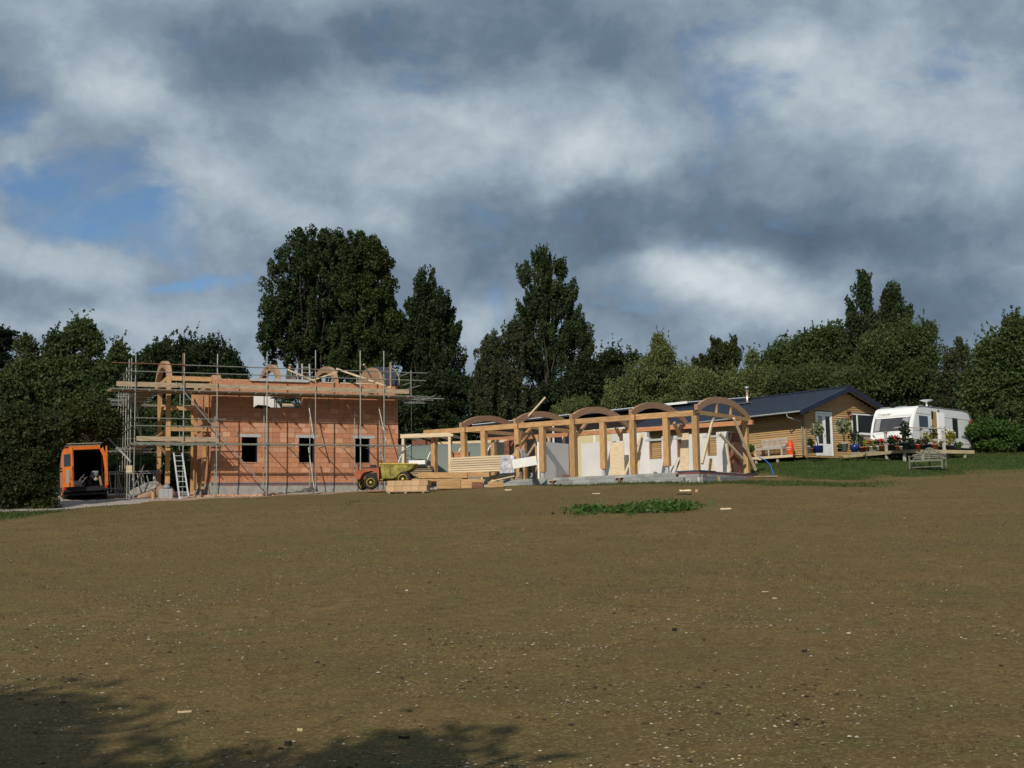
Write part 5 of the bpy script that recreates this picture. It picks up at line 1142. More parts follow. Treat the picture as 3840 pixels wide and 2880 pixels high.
for z0_, z1_ in ((.36, .86), (.9, 1.22), (1.26, 1.9)): MB().box(.06, .48, -.032, -.023, z0_, z1_).build('door_panel', M['upvc'], dr)
MB().box(.48, .53, -.06, -.023, 1.05, 1.25).build('door_lock', M['black'], dr)
sp_('awning_light', 2.85, 2.98, 2.02, 2.14, 'rust', -.05)
for a in (3.05, 5.4): MB().bar((a, -.05, .88), (a+.75, -.05, .86), .03, .05).build('rail_bracket', M['trim'], cv_)
MB().box(6.70, 6.77, -.01, .05, .25, 1.85).build('rear_corner_strip', M['redlight'], cv_); MB().path([(.75, -.012, 2.20), (1.3, -.012, 2.25), (5.7, -.012, 2.25), (6.35, -.012, 2.19), (6.66, -.012, 2.0), (6.75, -.012, 1.7)], .02, 5).build('awning_rail', M['trim'], cv_)
MB().box(1.2, 2.0, .9, 1.5, 2.28, 2.33).build('roof_light', M['gutter'], cv_); MB().box(.9, 1.1, 1.7, 2.2, 2.26, 2.31).build('roof_light', M['gutter'], cv_)
am = MB().tube((2.4, .35, 2.25), (2.4, .35, 2.56), .045, n=10).build('aerial_mast', M['caravan'], cv_); MB().lathe((2.4, .35, 2.55), [(.05, 0), (.20, .05), (.34, .085), (.33, .105), (.05, .13)], 22).build('aerial_dish', M['caravan'], am, True)
MB().tube((3.1, .5, 2.26), (3.1, .5, 2.42), .06, n=10).build('roof_vent', M['gutter'], cv_)
# ================================================================== TREES
TRI = [0]; NF = 2.25; LSF = .61
def tri_leaves(name, C, S, T, m, kind):
    n = len(C); d = RNG.normal(size=(n, 3))
    if kind in ('droop', 'spire', 'willow'): d[:, 2] *= 2.2
    d /= np.linalg.norm(d, axis=1)[:, None]; e = np.cross(d, RNG.normal(size=(n, 3))); e /= np.linalg.norm(e, axis=1)[:, None]; S = S[:, None]
    v = np.stack([C-d*S*.8, C+d*S*.5+e*S*.5, C+d*S*.6-e*S*.5], 1).reshape(-1, 3)
    me = bpy.data.meshes.new(name); me.vertices.add(3*n); me.vertices.foreach_set('co', v.ravel().astype(np.float32))
    me.loops.add(3*n); me.loops.foreach_set('vertex_index', np.arange(3*n, dtype=np.int32)); me.polygons.add(n)
    me.polygons.foreach_set('loop_start', np.arange(0, 3*n, 3, dtype=np.int32)); me.polygons.foreach_set('loop_total', np.full(n, 3, np.int32))
    a = me.attributes.new('tone', 'FLOAT', 'FACE'); a.data.foreach_set('value', np.clip(T, 0, 1).astype(np.float32)); me.materials.append(m); me.update(calc_edges=True); return me
def tree(name, label, Y, lobes, leaf, n, ls, kind='round', trunks=((0, 0),), group=None, clump=.85, fill=.42, base_px=None, seed=1, lean=.0, depth=None, outl=.10):
    """lobes: (px, py, rx, ry) measured in the picture at distance Y, turned into metres once."""
    rng = np.random.default_rng(seed); k = Y/FPX
    L_ = []
    for (px, py, rx, ry) in lobes:
        if kind in ('spire', 'droop', 'plume'): rx = rx*(1.16 if kind != 'plume' else 1.07)+4; ry = ry*1.04
        c = PY(px, py, Y); L_.append((c, rx*k, ry*k))
    bp = PY(base_px if base_px else lobes[0][0], 1800, Y); gzv = g(bp[0], bp[1]); base = np.array([bp[0], bp[1], gzv])
    t = thing(name, label, 'tree', base, group=group)
    n = int(n*NF*(.72 if kind == 'spire' else (.85 if kind in ('plume', 'droop') else 1.0))); ls = ls*LSF; area = np.array([r1*r2 for _, r1, r2 in L_]); cn = []; per = {'willow': 90, 'pine': 90}.get(kind, 130 if fill > .405 else 95)
    tot = int(n/per)
    for (c, rx, rz), a in zip(L_, area/area.sum()):
        m_ = max(4, int(tot*a)); v = rng.normal(size=(m_, 3)); v /= np.linalg.norm(v, axis=1)[:, None]; r_ = rng.random((m_, 1))**fill
        dep = depth if depth else min(rx, rz*1.2)*.95
        sh = np.clip(1-clump*.30/np.array([rx, dep, rz]), .45, 1)
        cn.append(c + v*r_*np.array([rx, dep, rz])*sh)
    cn = np.concatenate(cn); m_ = len(cn); cs = clump*(rng.random(m_)*.6+.55)
    sp = {'round': (1, 1, .62), 'spire': (.50, .50, 1.35), 'droop': (.42, .42, 1.35), 'pine': (1.5, 1.5, .30), 'willow': (.8, .8, 1.0), 'plume': (.72, .72, 1.05)}[kind]
    v = rng.normal(size=(m_, per, 3)); rr_ = np.linalg.norm(v, axis=2, keepdims=True); v = v/np.maximum(rr_, .001)*np.minimum(rr_, 1.75)*.44*np.array(sp)
    if kind in ('spire', 'willow'):
        d = (cn[:, :2]-base[:2]); off = np.concatenate([d/(np.linalg.norm(d, axis=1, keepdims=True)+1e-3)*.30, np.zeros((m_, 1))], 1); v = v + v[:, :, 2:3]*off[:, None, :]
    if kind == 'droop': v[:, :, 2] -= np.abs(v[:, :, 2])*.5
    if kind == 'round': v[:, :, 2] -= (v[:, :, 0]**2+v[:, :, 1]**2)*.35
    C = (cn[:, None, :]+v*cs[:, None, None]).reshape(-1, 3)
    # sprigs: short leafy shoots that stand up from the outer clumps and break the outline
    ns = int(m_*.6); pk = rng.integers(0, m_, ns); hgt = rng.uniform(.3, .85, ns)*(1.0 if kind in ('spire', 'willow', 'round') else .5)*clump
    dirn = rng.normal(size=(ns, 3))*.45+np.array([0, 0, 1. if kind != 'droop' else -.6]); tt = rng.random((ns, 16, 1))
    Sp = cn[pk][:, None, :]+np.array([0, 0, .25])*cs[pk][:, None, None]+dirn[:, None, :]*tt*hgt[:, None, None]*1.2+rng.normal(size=(ns, 16, 3))*.085*(1.15-tt)
    C = np.concatenate([C, Sp.reshape(-1, 3)])
    C[:, 2] = np.maximum(C[:, 2], gzv+.05)
    tone = np.concatenate([np.repeat(rng.random(m_), per)*.72+rng.random(m_*per)*.28, rng.random(ns*16)])
    global RNG; keep = RNG; RNG = rng
    me = tri_leaves('crown', C-base, rng.uniform(.6, 1.4, len(C))*ls, tone, LM[leaf], kind); RNG = keep
    o = bpy.data.objects.new('crown', me); COL.objects.link(o); o.parent = t
    TRI[0] += len(C)
    # trunks and limbs reaching into the clumps
    tk = MB(); H = max(c[2]+rz for c, rx, rz in L_)-gzv; top = cn[:, 2].max()-gzv; r0 = max(.12, H*.022)
    for (dx, fr) in trunks:
        sel = cn[np.argsort(np.abs(cn[:, 0]-(base[0]+dx))+rng.random(m_)*.8)][:max(6, m_//len(trunks))]
        apex = sel[np.argmax(sel[:, 2])]-base; s_ = np.array([dx*.35, 0, -.3])
        pts = [s_, s_+(np.array([apex[0], apex[1]*.5, apex[2]])-s_)*.35+rng.normal(size=3)*np.array([.2, .2, 0]), s_+(apex-s_)*.7+rng.normal(size=3)*np.array([.3, .3, 0]), s_+(apex-s_)*.95]
        tk.path(pts, [r0, r0*.72, r0*.38, r0*.1], 7)
        q = rng.choice(len(sel), min(len(sel), 34), replace=False)
        for i in q:
            e_ = sel[i]-base; hz = e_[2]*rng.uniform(.45, .72)
            f_ = np.clip((hz)/(apex[2]*.95), .05, .95); P0 = np.array(pts[0])*(1-f_)+np.array(pts[3])*f_ if f_ > .0 else pts[0]
            P0 = [np.interp(f_, [0, .35, .7, 1], [p[a] for p in pts]) for a in range(3)]; P0 = np.array(P0)
            mid = (P0+e_)/2+rng.normal(size=3)*.25+np.array([0, 0, -.15 if kind != 'spire' else -.3]); rr0 = r0*.34*(1-f_*.6)
            tk.path([P0, mid, e_], [rr0, rr0*.6, rr0*.18], 4, cap=False)
    tk.build('trunk', M['bark'], t, True)
    return t
# far to near; each tree keeps its own crown outline
tree('dark_oak', 'broad dark rounded tree on the skyline behind the left end of the scaffold', 92, [(640, 1350, 130, 90), (760, 1345, 140, 85), (540, 1400, 120, 100), (860, 1400, 80, 85), (680, 1480, 240, 120), (850, 1500, 120, 110)], 'dark', 30000, .26, base_px=680, seed=2, clump=1.0, fill=.36)
tree('large_poplar', 'huge dense dark green poplar with the broadest crown above the brick house', 104, [(1290, 950, 95, 85), (1310, 1080, 90, 110), (1180, 950, 150, 95), (1095, 1060, 110, 120), (1040, 1150, 70, 90), (1045, 1280, 80, 70), (1240, 1030, 150, 150), (1060, 1200, 90, 100), (1200, 1180, 200, 130), (1130, 1310, 150, 90), (1260, 1330, 150, 90), (1030, 1230, 60, 50), (1130, 900, 50, 55), (1255, 900, 60, 50)], 'poplar', 44000, .25, 'plume', ((-1.5, 0), (.5, 0), (2.6, 0)), base_px=1200, seed=3, clump=.85)
tree('yellow_green_poplar', 'tall yellowish green poplar grown into the right side of the huge dense poplar', 101, [(1345, 940, 85, 75), (1400, 960, 60, 80), (1420, 1020, 70, 110), (1380, 1110, 110, 130), (1330, 1050, 80, 90), (1440, 1130, 45, 80), (1370, 1260, 120, 100), (1480, 1190, 55, 80), (1300, 1290, 90, 80), (1460, 1290, 90, 100), (1350, 1380, 120, 60)], 'ygreen', 34000, .25, 'plume', ((-.5, 0), (1.2, 0)), base_px=1375, seed=4, clump=.8)
tree('narrow_poplar', 'narrow ragged poplar right of the yellowish green one, leaning slightly', 102, [(1605, 1075, 55, 60), (1620, 1160, 75, 90), (1600, 1270, 90, 100), (1690, 1250, 45, 90), (1560, 1200, 50, 90), (1660, 1350, 85, 75), (1540, 1330, 70, 80), (1590, 1420, 110, 60)], 'dark', 27000, .24, 'spire', base_px=1600, seed=5, clump=.8)
tree('spreading_yew', 'black green bushy tree filling the dip under the narrow poplar', 100, [(1650, 1480, 120, 100), (1560, 1540, 130, 110), (1700, 1580, 120, 110), (1490, 1480, 70, 80), (1740, 1450, 50, 60), (1600, 1650, 190, 100)], 'dark', 26000, .24, base_px=1620, seed=6, fill=.38)
tree('weeping_birch', 'grey green weeping birch left of the tall pointed poplar', 98, [(1870, 1290, 70, 70), (1820, 1380, 60, 90), (1900, 1400, 80, 110), (1950, 1290, 50, 80), (1850, 1500, 90, 100), (1790, 1480, 35, 90), (1930, 1230, 35, 45), (1960, 1530, 80, 110)], 'birch', 22000, .19, 'droop', base_px=1890, seed=7, clump=.95)
tree('pointed_poplar', 'tallest pointed poplar standing alone right of the middle with ragged side branches', 100, [(2030, 975, 45, 50), (2045, 1060, 75, 80), (2105, 1010, 26, 45), (1965, 1030, 25, 60), (2055, 1160, 85, 90), (2130, 1140, 50, 90), (1980, 1180, 58, 80), (1945, 1260, 50, 70), (2165, 1250, 62, 70), (2190, 1310, 45, 50), (2060, 1270, 110, 80), (1970, 1280, 60, 70), (2060, 1370, 110, 70), (2180, 1240, 22, 50)], 'poplar', 32000, .22, 'spire', base_px=2050, seed=8, clump=.75, fill=.5)
tree('dark_thorn', 'low dark reddish green tree right of the tall pointed poplar', 99, [(2300, 1360, 70, 55), (2200, 1400, 80, 70), (2260, 1440, 120, 80), (2370, 1345, 35, 35), (2150, 1480, 110, 90), (2060, 1500, 110, 80), (2260, 1530, 140, 80)], 'dark', 28000, .22, base_px=2240, seed=9, fill=.4)
tree('small_willow_bush', 'small light green bush just above the second roof rib', 97, [(2160, 1530, 60, 40), (2110, 1550, 35, 30), (2200, 1560, 50, 35)], 'willow', 6000, .15, 'willow', base_px=2150, seed=10)
tree('feathery_willow', 'light yellowish green feathery willow above the middle roof ribs', 94, [(2480, 1340, 60, 60), (2430, 1420, 110, 80), (2550, 1430, 80, 70), (2350, 1480, 90, 60), (2500, 1510, 150, 60), (2465, 1290, 25, 35), (2300, 1520, 60, 35)], 'willow', 26000, .17, 'willow', base_px=2450, seed=11, clump=.8)
tree('copper_tree', 'reddish dark tree with a jagged top behind the willows', 99, [(2690, 1340, 50, 50), (2740, 1340, 40, 60), (2640, 1380, 50, 50), (2700, 1420, 110, 60), (2755, 1310, 14, 40), (2682, 1300, 16, 34)], 'berry', 14000, .22, 'spire', base_px=2700, seed=12, clump=.7)
tree('broad_willow', 'wide pale willow mass behind the bungalow roof, left part', 90, [(2640, 1450, 90, 60), (2740, 1460, 100, 70), (2840, 1440, 90, 70), (2680, 1540, 140, 60), (2850, 1520, 110, 70), (2820, 1350, 25, 30)], 'willow', 30000, .17, 'willow', base_px=2740, seed=13, clump=.8)
tree('round_oak', 'dark rounded oak behind the ridge of the bungalow', 97, [(3080, 1290, 110, 70), (2950, 1340, 90, 80), (3130, 1250, 45, 40), (3050, 1380, 170, 90), (2890, 1400, 60, 70), (3180, 1340, 80, 80)], 'mid', 26000, .24, base_px=3040, seed=14, fill=.38)
tree('tall_double_poplar', 'tall dark poplar with two tips, left one higher, behind the caravan', 90, [(3243, 1062, 20, 46), (3238, 1130, 32, 70), (3340, 1120, 30, 52), (3350, 1190, 52, 75), (3240, 1240, 60, 80), (3320, 1270, 90, 70), (3192, 1180, 16, 45), (3405, 1205, 18, 45)], 'poplar', 22000, .22, 'spire', ((-.8, 0), (1.0, 0)), base_px=3300, seed=15, clump=.75)
tree('grey_willow', 'grey green willow below the double topped poplar', 80, [(3400, 1270, 80, 70), (3300, 1330, 100, 80), (3460, 1330, 70, 80), (3380, 1420, 140, 80), (3480, 1250, 30, 40), (3480, 1440, 60, 90), (3250, 1450, 130, 80)], 'mid', 30000, .19, 'willow', base_px=3370, seed=16, clump=.85)
tree('hedge_willow', 'mid green bushy tree right behind the bungalow gable', 88, [(3050, 1440, 130, 60), (2960, 1440, 90, 60), (3150, 1440, 110, 70), (3200, 1510, 150, 70), (3350, 1520, 120, 70)], 'mid', 26000, .18, 'willow', base_px=3100, seed=17)
tree('thin_birch', 'thin airy birch in the gap left of the big tree at the right edge', 78, [(3560, 1360, 35, 60), (3620, 1330, 35, 55), (3580, 1440, 70, 70), (3540, 1520, 70, 80), (3610, 1540, 60, 90), (3600, 1290, 15, 30)], 'birch', 12000, .16, 'droop', base_px=3580, seed=18, clump=.8, fill=.55)
tree('big_edge_tree', 'big dark rounded tree cut by the right edge of the view', 71, [(3740, 1330, 90, 80), (3820, 1270, 80, 80), (3700, 1430, 90, 110), (3820, 1430, 110, 150), (3760, 1560, 130, 100), (3900, 1400, 110, 190), (3800, 1210, 30, 34), (3640, 1500, 40, 90)], 'mid', 38000, .20, base_px=3790, seed=19, clump=.9, fill=.36)
tree('bright_shrub', 'bright green shrub low in front of the big tree at the right edge', 68, [(3700, 1600, 50, 38), (3770, 1620, 50, 35), (3650, 1612, 30, 28), (3820, 1640, 40, 30), (3730, 1665, 80, 30)], 'bright', 7000, .16, base_px=3720, seed=20, clump=.6)
tree('shade_bush', 'dark low bush behind the rear end of the caravan', 69, [(3700, 1690, 100, 45), (3790, 1700, 90, 50), (3680, 1660, 50, 60), (3860, 1680, 60, 60)], 'dark', 22000, .17, base_px=3740, seed=21, clump=.7, fill=.36)
for i, (px, py, rx, ry, Yd, n_, lab, lf) in enumerate(((2000, 1640, 260, 130, 104, 16000, 'dark hedge running behind the left half of the timber frame', 'dark'), (2500, 1610, 280, 110, 102, 16000, 'dark hedge running behind the right half of the timber frame', 'dark'), (3050, 1600, 300, 110, 99, 14000, 'dark hedge behind the bungalow', 'dark'), (3500, 1610, 220, 90, 80, 16000, 'dark hedge behind the caravan', 'dark'), (1100, 1560, 380, 120, 98, 18000, 'dark hedge hidden mostly behind the clay block house', 'dark'), (640, 1640, 190, 150, 84, 20000, 'sunlit green thicket seen through the timber bay and scaffold', 'mid'), (600, 1770, 260, 60, 74, 16000, 'low bushes behind the heap of silver frames', 'mid'), (3400, 1680, 260, 50, 74, 12000, 'low dark bushes under and behind the caravan', 'dark'), (1560, 1720, 160, 60, 86, 9000, 'low dark bushes behind the polytunnel end', 'dark'), (330, 1660, 240, 150, 76, 16000, 'dark thicket behind the orange van', 'dark'))):
    tree('hedge', lab, Yd, [(px-rx*.55, py, rx*.5, ry), (px, py-8, rx*.5, ry), (px+rx*.55, py+6, rx*.5, ry), (px, py+ry*.75, rx, ry*.6)], lf, n_, .22, base_px=px, seed=30+i, fill=.4, depth=2.2)
tree('scots_pine', 'dark layered pine cut by the left edge of the view', 88, [(0, 1290, 55, 35), (-20, 1350, 70, 40), (10, 1250, 35, 20), (20, 1400, 30, 20), (-60, 1300, 60, 80)], 'pine', 12000, .20, 'pine', base_px=-40, seed=22, clump=.8)
tree('tall_hazel', 'tall mid green leafy tree rising left of the scaffold with upright sprigs on top', 66, [(300, 1260, 55, 60), (355, 1290, 25, 60), (215, 1320, 50, 60), (260, 1400, 140, 90), (120, 1410, 90, 90), (400, 1400, 60, 60), (330, 1500, 130, 110), (170, 1520, 150, 110), (420, 1520, 50, 110), (330, 1620, 120, 70), (95, 1290, 16, 50), (310, 1215, 22, 30), (440, 1330, 26, 50), (205, 1265, 14, 30)], 'mid', 52000, .19, 'round', ((-1.2, 0), (.8, 0)), base_px=260, seed=23, clump=.75, fill=.4)
tree('left_edge_hazel', 'green bushy tree at the left edge below the pine', 64, [(30, 1470, 90, 80), (-30, 1550, 110, 130), (60, 1560, 90, 100)], 'mid', 20000, .19, base_px=20, seed=24, clump=.8)
tree('hawthorn', 'reddish hawthorn bush with berries at the left edge before the van', 54, [(60, 1560, 70, 60), (120, 1620, 90, 80), (20, 1680, 110, 110), (130, 1740, 80, 110), (60, 1820, 120, 90), (170, 1830, 45, 70), (190, 1600, 55, 60), (-60, 1700, 110, 200), (150, 1890, 70, 28), (20, 1895, 130, 28)], 'berry', 40000, .135, base_px=70, seed=25, clump=.6, fill=.4)
tree('overhanging_bush', 'brownish green bush hanging over the roof of the orange van', 62.5, [(330, 1560, 90, 70), (250, 1600, 60, 60), (400, 1590, 60, 60), (215, 1640, 30, 40)], 'berry', 17000, .15, base_px=330, seed=26, clump=.6)
tree('shadow_tree', 'tall tree standing outside the view to the left rear, throwing its shadow on the near field', 20, [(1000, 1000, 10, 10)], 'mid', 460, .2, seed=27) if False else None
def solid_tree(name, label, base, lobes, leaf, n, ls, seed):
    rng = np.random.default_rng(seed); t = thing(name, label, 'tree', base); C = []
    a = np.array([r**2 for *_, r in lobes]); 
    for (x, y, z, r), q in zip(lobes, a/a.sum()):
        m_ = max(5, int(n*q/50)); v = rng.normal(size=(m_, 3)); v /= np.linalg.norm(v, axis=1)[:, None]; c = np.array([x, y, z])+v*rng.random((m_, 1))**.4*r
        C.append((c[:, None]+rng.normal(size=(m_, 50, 3))*.38).reshape(-1, 3))
    C = np.concatenate(C); o = bpy.data.objects.new('crown', leaf_mesh('crown', C, rng.uniform(.7, 1.3, len(C))*ls, rng.random(len(C)), LM[leaf])); COL.objects.link(o); o.parent = t
    tk = MB(); tk.path([(0, 0, -.3), (.1, 0, 2), (0, .1, 5)], [.3, .24, .12], 8)
    for (x, y, z, r) in lobes: tk.path([(0, 0, 2.0+z*.15), (x*.5, y*.5, z*.6+.6), (x, y, z)], [.12, .08, .03], 5)
    tk.build('trunk', M['bark'], t, True); return t
SHX, SHY = -10.5, -3.5
solid_tree('shade_tree', 'spreading tree out of view behind on the left whose shadow falls on the near field', (SHX, SHY, g(SHX, SHY)), [(0, 0, 7.5, 2.6), (-2.5, .5, 8.0, 2.4), (2.2, .4, 8.0, 1.6), (3.2, .9, 7.6, 1.2), (4.4, 1.5, 7.8, .8), (5.7, 1.9, 7.9, .55), (.5, .5, 9.5, 1.7), (1.3, 1.2, 9.1, 1.2), (-1, 0, 6, 2.1), (-4.5, 0, 8.5, 2.2)], 'mid', 80000, .20, 28)
# ================================================================== GRASS, WEEDS, STONES
def stuff_obj(name, label, me):
    o = bpy.data.objects.new(name, me); COL.objects.link(o); return tag(o, label, None, None, 'stuff')
def pick(n, fn, x0, x1, y0, y1):
    x = RNG.uniform(x0, x1, n); y = RNG.uniform(y0, y1, n); k = fn(x, y) > RNG.random(n); return x[k], y[k]
def blades(name, label, x, y, h, w, m):
    z = gz(x, y); n = len(x); a = RNG.uniform(0, 6.283, n); hx, hy = np.cos(a)*w, np.sin(a)*w; H = h*RNG.uniform(.5, 1.4, n); lx, ly = RNG.normal(size=n)*H*.5, RNG.normal(size=n)*H*.5
    v = np.stack([np.stack([x-hx, y-hy, z-.01], 1), np.stack([x+hx, y+hy, z-.01], 1), np.stack([x+lx, y+ly, z+H], 1)], 1).reshape(-1, 3)
    me = bpy.data.meshes.new(name); me.vertices.add(3*n); me.vertices.foreach_set('co', v.ravel().astype(np.float32)); me.loops.add(3*n); me.loops.foreach_set('vertex_index', np.arange(3*n, dtype=np.int32))
    me.polygons.add(n); me.polygons.foreach_set('loop_start', np.arange(0, 3*n, 3, dtype=np.int32)); me.polygons.foreach_set('loop_total', np.full(n, 3, np.int32))
    at = me.attributes.new('tone', 'FLOAT', 'FACE'); at.data.foreach_set('value', RNG.random(n).astype(np.float32)); me.materials.append(m); me.update(calc_edges=True); return stuff_obj(name, label, me)
x, y = pick(150000, lambda x, y: lawn_mask(x, y)*.9, -27, 32, 44, 70)
blades('lawn_grass', 'short green grass of the lawn below the deck and along the plinth', x, y, .085, .018, LM['grass'])
x, y = pick(70000, lambda x, y: .15+.6*sstep(.5, .75, fbm(x, y, 1.2, 6)), -9, 9, 6.5, 20)
blades('sparse_field_grass', 'thin low grass and sprouts scattered on the near field', x, y, .022, .004, leafmat('dull_grass', (.05, .055, .018), (.13, .105, .045)))
x, y = pick(90000, lambda x, y: .25+.6*sstep(.45, .7, fbm(x, y, 2.0, 7)), -24, 26, 18, 56)
blades('field_stubble', 'dull brown stubble over the middle of the field', x, y, .035, .009, leafmat('stubble', (.075, .058, .024), (.19, .135, .07)))
def bits(name, label, n, dist, smin, smax, m, flat=.5, octa=True):
    d = dist(n); x, y = d; z = gz(x, y); s_ = (smin+(smax-smin)*RNG.random(len(x))**4); n = len(x)
    base = np.array([(1, 0, 0), (0, 1, 0), (-1, 0, 0), (0, -1, 0), (0, 0, 1), (0, 0, -.6)], float); v = base[None]*(s_[:, None, None])*RNG.uniform(.6, 1.3, (n, 6, 1))*np.array([1, 1, flat])
    a = RNG.uniform(0, 6.283, n); ca_, sa_ = np.cos(a)[:, None], np.sin(a)[:, None]; vx = v[..., 0]*ca_-v[..., 1]*sa_; vy = v[..., 0]*sa_+v[..., 1]*ca_
    co = np.stack([vx+x[:, None], vy+y[:, None], v[..., 2]+z[:, None]+s_[:, None]*flat*.35], -1).reshape(-1, 3)
    F_ = np.array([(0, 1, 4), (1, 2, 4), (2, 3, 4), (3, 0, 4)], np.int32); f = (F_[None]+np.arange(n, dtype=np.int32)[:, None, None]*6).reshape(-1)
    nf = 4*n; me = bpy.data.meshes.new(name); me.vertices.add(6*n); me.vertices.foreach_set('co', co.ravel().astype(np.float32)); me.loops.add(3*nf); me.loops.foreach_set('vertex_index', f)
    me.polygons.add(nf); me.polygons.foreach_set('loop_start', np.arange(0, 3*nf, 3, dtype=np.int32)); me.polygons.foreach_set('loop_total', np.full(nf, 3, np.int32))
    at = me.attributes.new('tone', 'FLOAT', 'FACE'); at.data.foreach_set('value', np.repeat(RNG.random(n), 4).astype(np.float32)); me.materials.append(m); me.update(calc_edges=True); return stuff_obj(name, label, me)
def field_dist(n):
    q = RNG.random(n); Yv = 7*(48/7)**q; Xv = (RNG.random(n)*2-1)*Yv*.46
    k = RNG.random(n) < .18+1.1*sstep(.38, .68, fbm(Xv, Yv, 2.4, 4)); return Xv[k], Yv[k]
stone_m = leafmat('flint', (.18, .145, .09), (.50, .46, .36), trans=0, rough=.8)
bits('field_flints', 'small pale flints scattered over the brown field', 26000, field_dist, .004, .020, stone_m)
bits('pale_stones', 'larger pale stones and chips sprinkled over the middle of the field', 3500, lambda n: (lambda a: (a[0][a[1] > 13], a[1][a[1] > 13]))(field_dist(n)), .008, .032, stone_m)
bits('straw_bits', 'tan crumbs of straw and clods over the brown field', 34000, field_dist, .006, .022, leafmat('straw_crumbs', (.14, .10, .045), (.34, .25, .12), trans=0, rough=.9), .35)
bits('dark_clods', 'dark soil clods scattered over the field', 9000, field_dist, .008, .035, leafmat('dark_clods', (.035, .025, .014), (.10, .065, .035), trans=0, rough=.95), .4)
def grav_dist(n):
    x = RNG.uniform(-30, -12, n); y = RNG.uniform(50, 66, n); k = (track(x, y) > -.3) | ((apron(x, y) > 0) & (RNG.random(n) < .3)); return x[k], y[k]
bits('gravel_stones', 'loose pale gravel on the track before the van', 30000, grav_dist, .02, .06, leafmat('gravel_stones', (.16, .14, .13), (.55, .50, .46), trans=0, rough=.9), .5)
# single larger pieces that catch the eye on the field
def piece(px, py, l, w, h, m, label, name='wood_scrap', yaw=0., cat='wood scrap'):
    p = on_ground(px, py); b = MB(); n = 5; l *= .6; w *= .7
    for i in range(n+1):
        t = i/n; ww = w*(.55+.45*math.sin(t*math.pi))*random.uniform(.8, 1.1); c = (t-.5)*l; off = random.uniform(-.1, .1)*w
        b.v += [(c, -ww/2+off, 0), (c, ww/2+off, 0), (c, ww*.3+off, h*random.uniform(.7, 1.1)), (c, -ww*.3+off, h*random.uniform(.7, 1.1))]
    for i in range(n):
        for j in range(4): b.f.append((4*i+j, 4*i+(j+1) % 4, 4*i+4+(j+1) % 4, 4*i+4+j))
    b.f.append((0, 1, 2, 3)); b.f.append((4*n+3, 4*n+2, 4*n+1, 4*n)); o = b.build(name, M[m], None, loc=(p[0], p[1], g(p[0], p[1])-.004), rot=(0, 0, yaw)); return tag(o, label, cat)
piece(692, 2672, .20, .05, .018, 'deck_edge', 'tan splinter of wood lying at the edge of the foreground shadow', yaw=.1)
piece(1125, 2742, .10, .03, .02, 'deck_edge', 'small pale chip right of the tan splinter in the foreground', yaw=-.6)
piece(1080, 2795, .09, .06, .03, 'dark', 'black clod of soil in the foreground, above the long shadow', 'soil_clod', .2, 'clod')
piece(1515, 2770, .14, .03, .02, 'dark', 'black twig lying left of the bottom centre', 'twig', .05, 'twig')
piece(2530, 2368, .09, .07, .04, 'dark', 'dark clod in the middle right of the field', 'soil_clod', .4, 'clod')
piece(2870, 2222, .17, .06, .02, 'deck_edge', 'light tan chip on the right part of the field, left of its twin', yaw=.2)
piece(2905, 2246, .12, .05, .02, 'deck_edge', 'light tan chip just below its larger twin on the right of the field', yaw=-.4)
piece(1525, 2216, .07, .035, .02, 'lintel', 'pale stone standing out left of the middle of the field', 'pale_stone', .1, 'stone')
piece(3017, 2448, .09, .06, .03, 'dark', 'black clod right of the middle in the lower field', 'soil_clod', .1, 'clod')
piece(2722, 1911, .55, .12, .05, 'pine', 'pale offcut lying right of the green weed patch', yaw=.05)
piece(2570, 1842, .75, .20, .07, 'pine', 'pale orange offcut lying left of the clay lump below the plinth corner', yaw=.0)
piece(2565, 1856, .95, .10, .06, 'dark', 'dark flat board under the pale orange offcut below the plinth corner', yaw=.0)
piece(2612, 1845, .16, .14, .10, 'clay_pale', 'orange clay lump below the plinth corner', 'clay_lump', 0, 'clay lump')
piece(2236, 1852, .5, .07, .03, 'pine', 'thin pale stick lying in the grass before the grey plinth', yaw=0)
piece(1906, 1839, .5, .14, .05, 'pine', 'pale offcut on the ground right of the timber pile', yaw=.1)
piece(1958, 1989, .16, .12, .05, 'rust', 'rusty brown lump in the field below the timber pile', 'clod_lump', 0, 'clod')
# green weed patch
wx = RNG.normal(size=900); pts = []; bc = on_ground(2400, 1915)
tw = thing('weed_patch_root', 'x', 'weeds', (0, 0, 0)) if False else None
n = 95; C = []; T_ = []
for i in range(n):
    t = RNG.random(); px = 2150+t*440; big = math.exp(-((px-2470)/130)**2)*.9+math.exp(-((px-2220)/70)**2)*.35+.15
    p = on_ground(px, 1912-7*RNG.normal()+5*math.sin(t*5)); h = big*RNG.uniform(.04, .26)
    m_ = int(8+34*big*RNG.random()); C.append(np.array([p[0], p[1], g(p[0], p[1])])+RNG.normal(size=(m_, 3))*np.array([.26, .26, 0])+np.stack([np.zeros(m_), np.zeros(m_), RNG.random(m_)*h+.02], 1)); T_.append(RNG.random(m_)*.6+RNG.random()*.4)
C = np.concatenate(C); T_ = np.concatenate(T_)
me = leaf_mesh('weed_patch', C, RNG.uniform(.06, .13, len(C)), T_, LM['bright']); stuff_obj('weed_patch', 'long patch of fresh green nettles and weeds in the field below the timber frame', me)
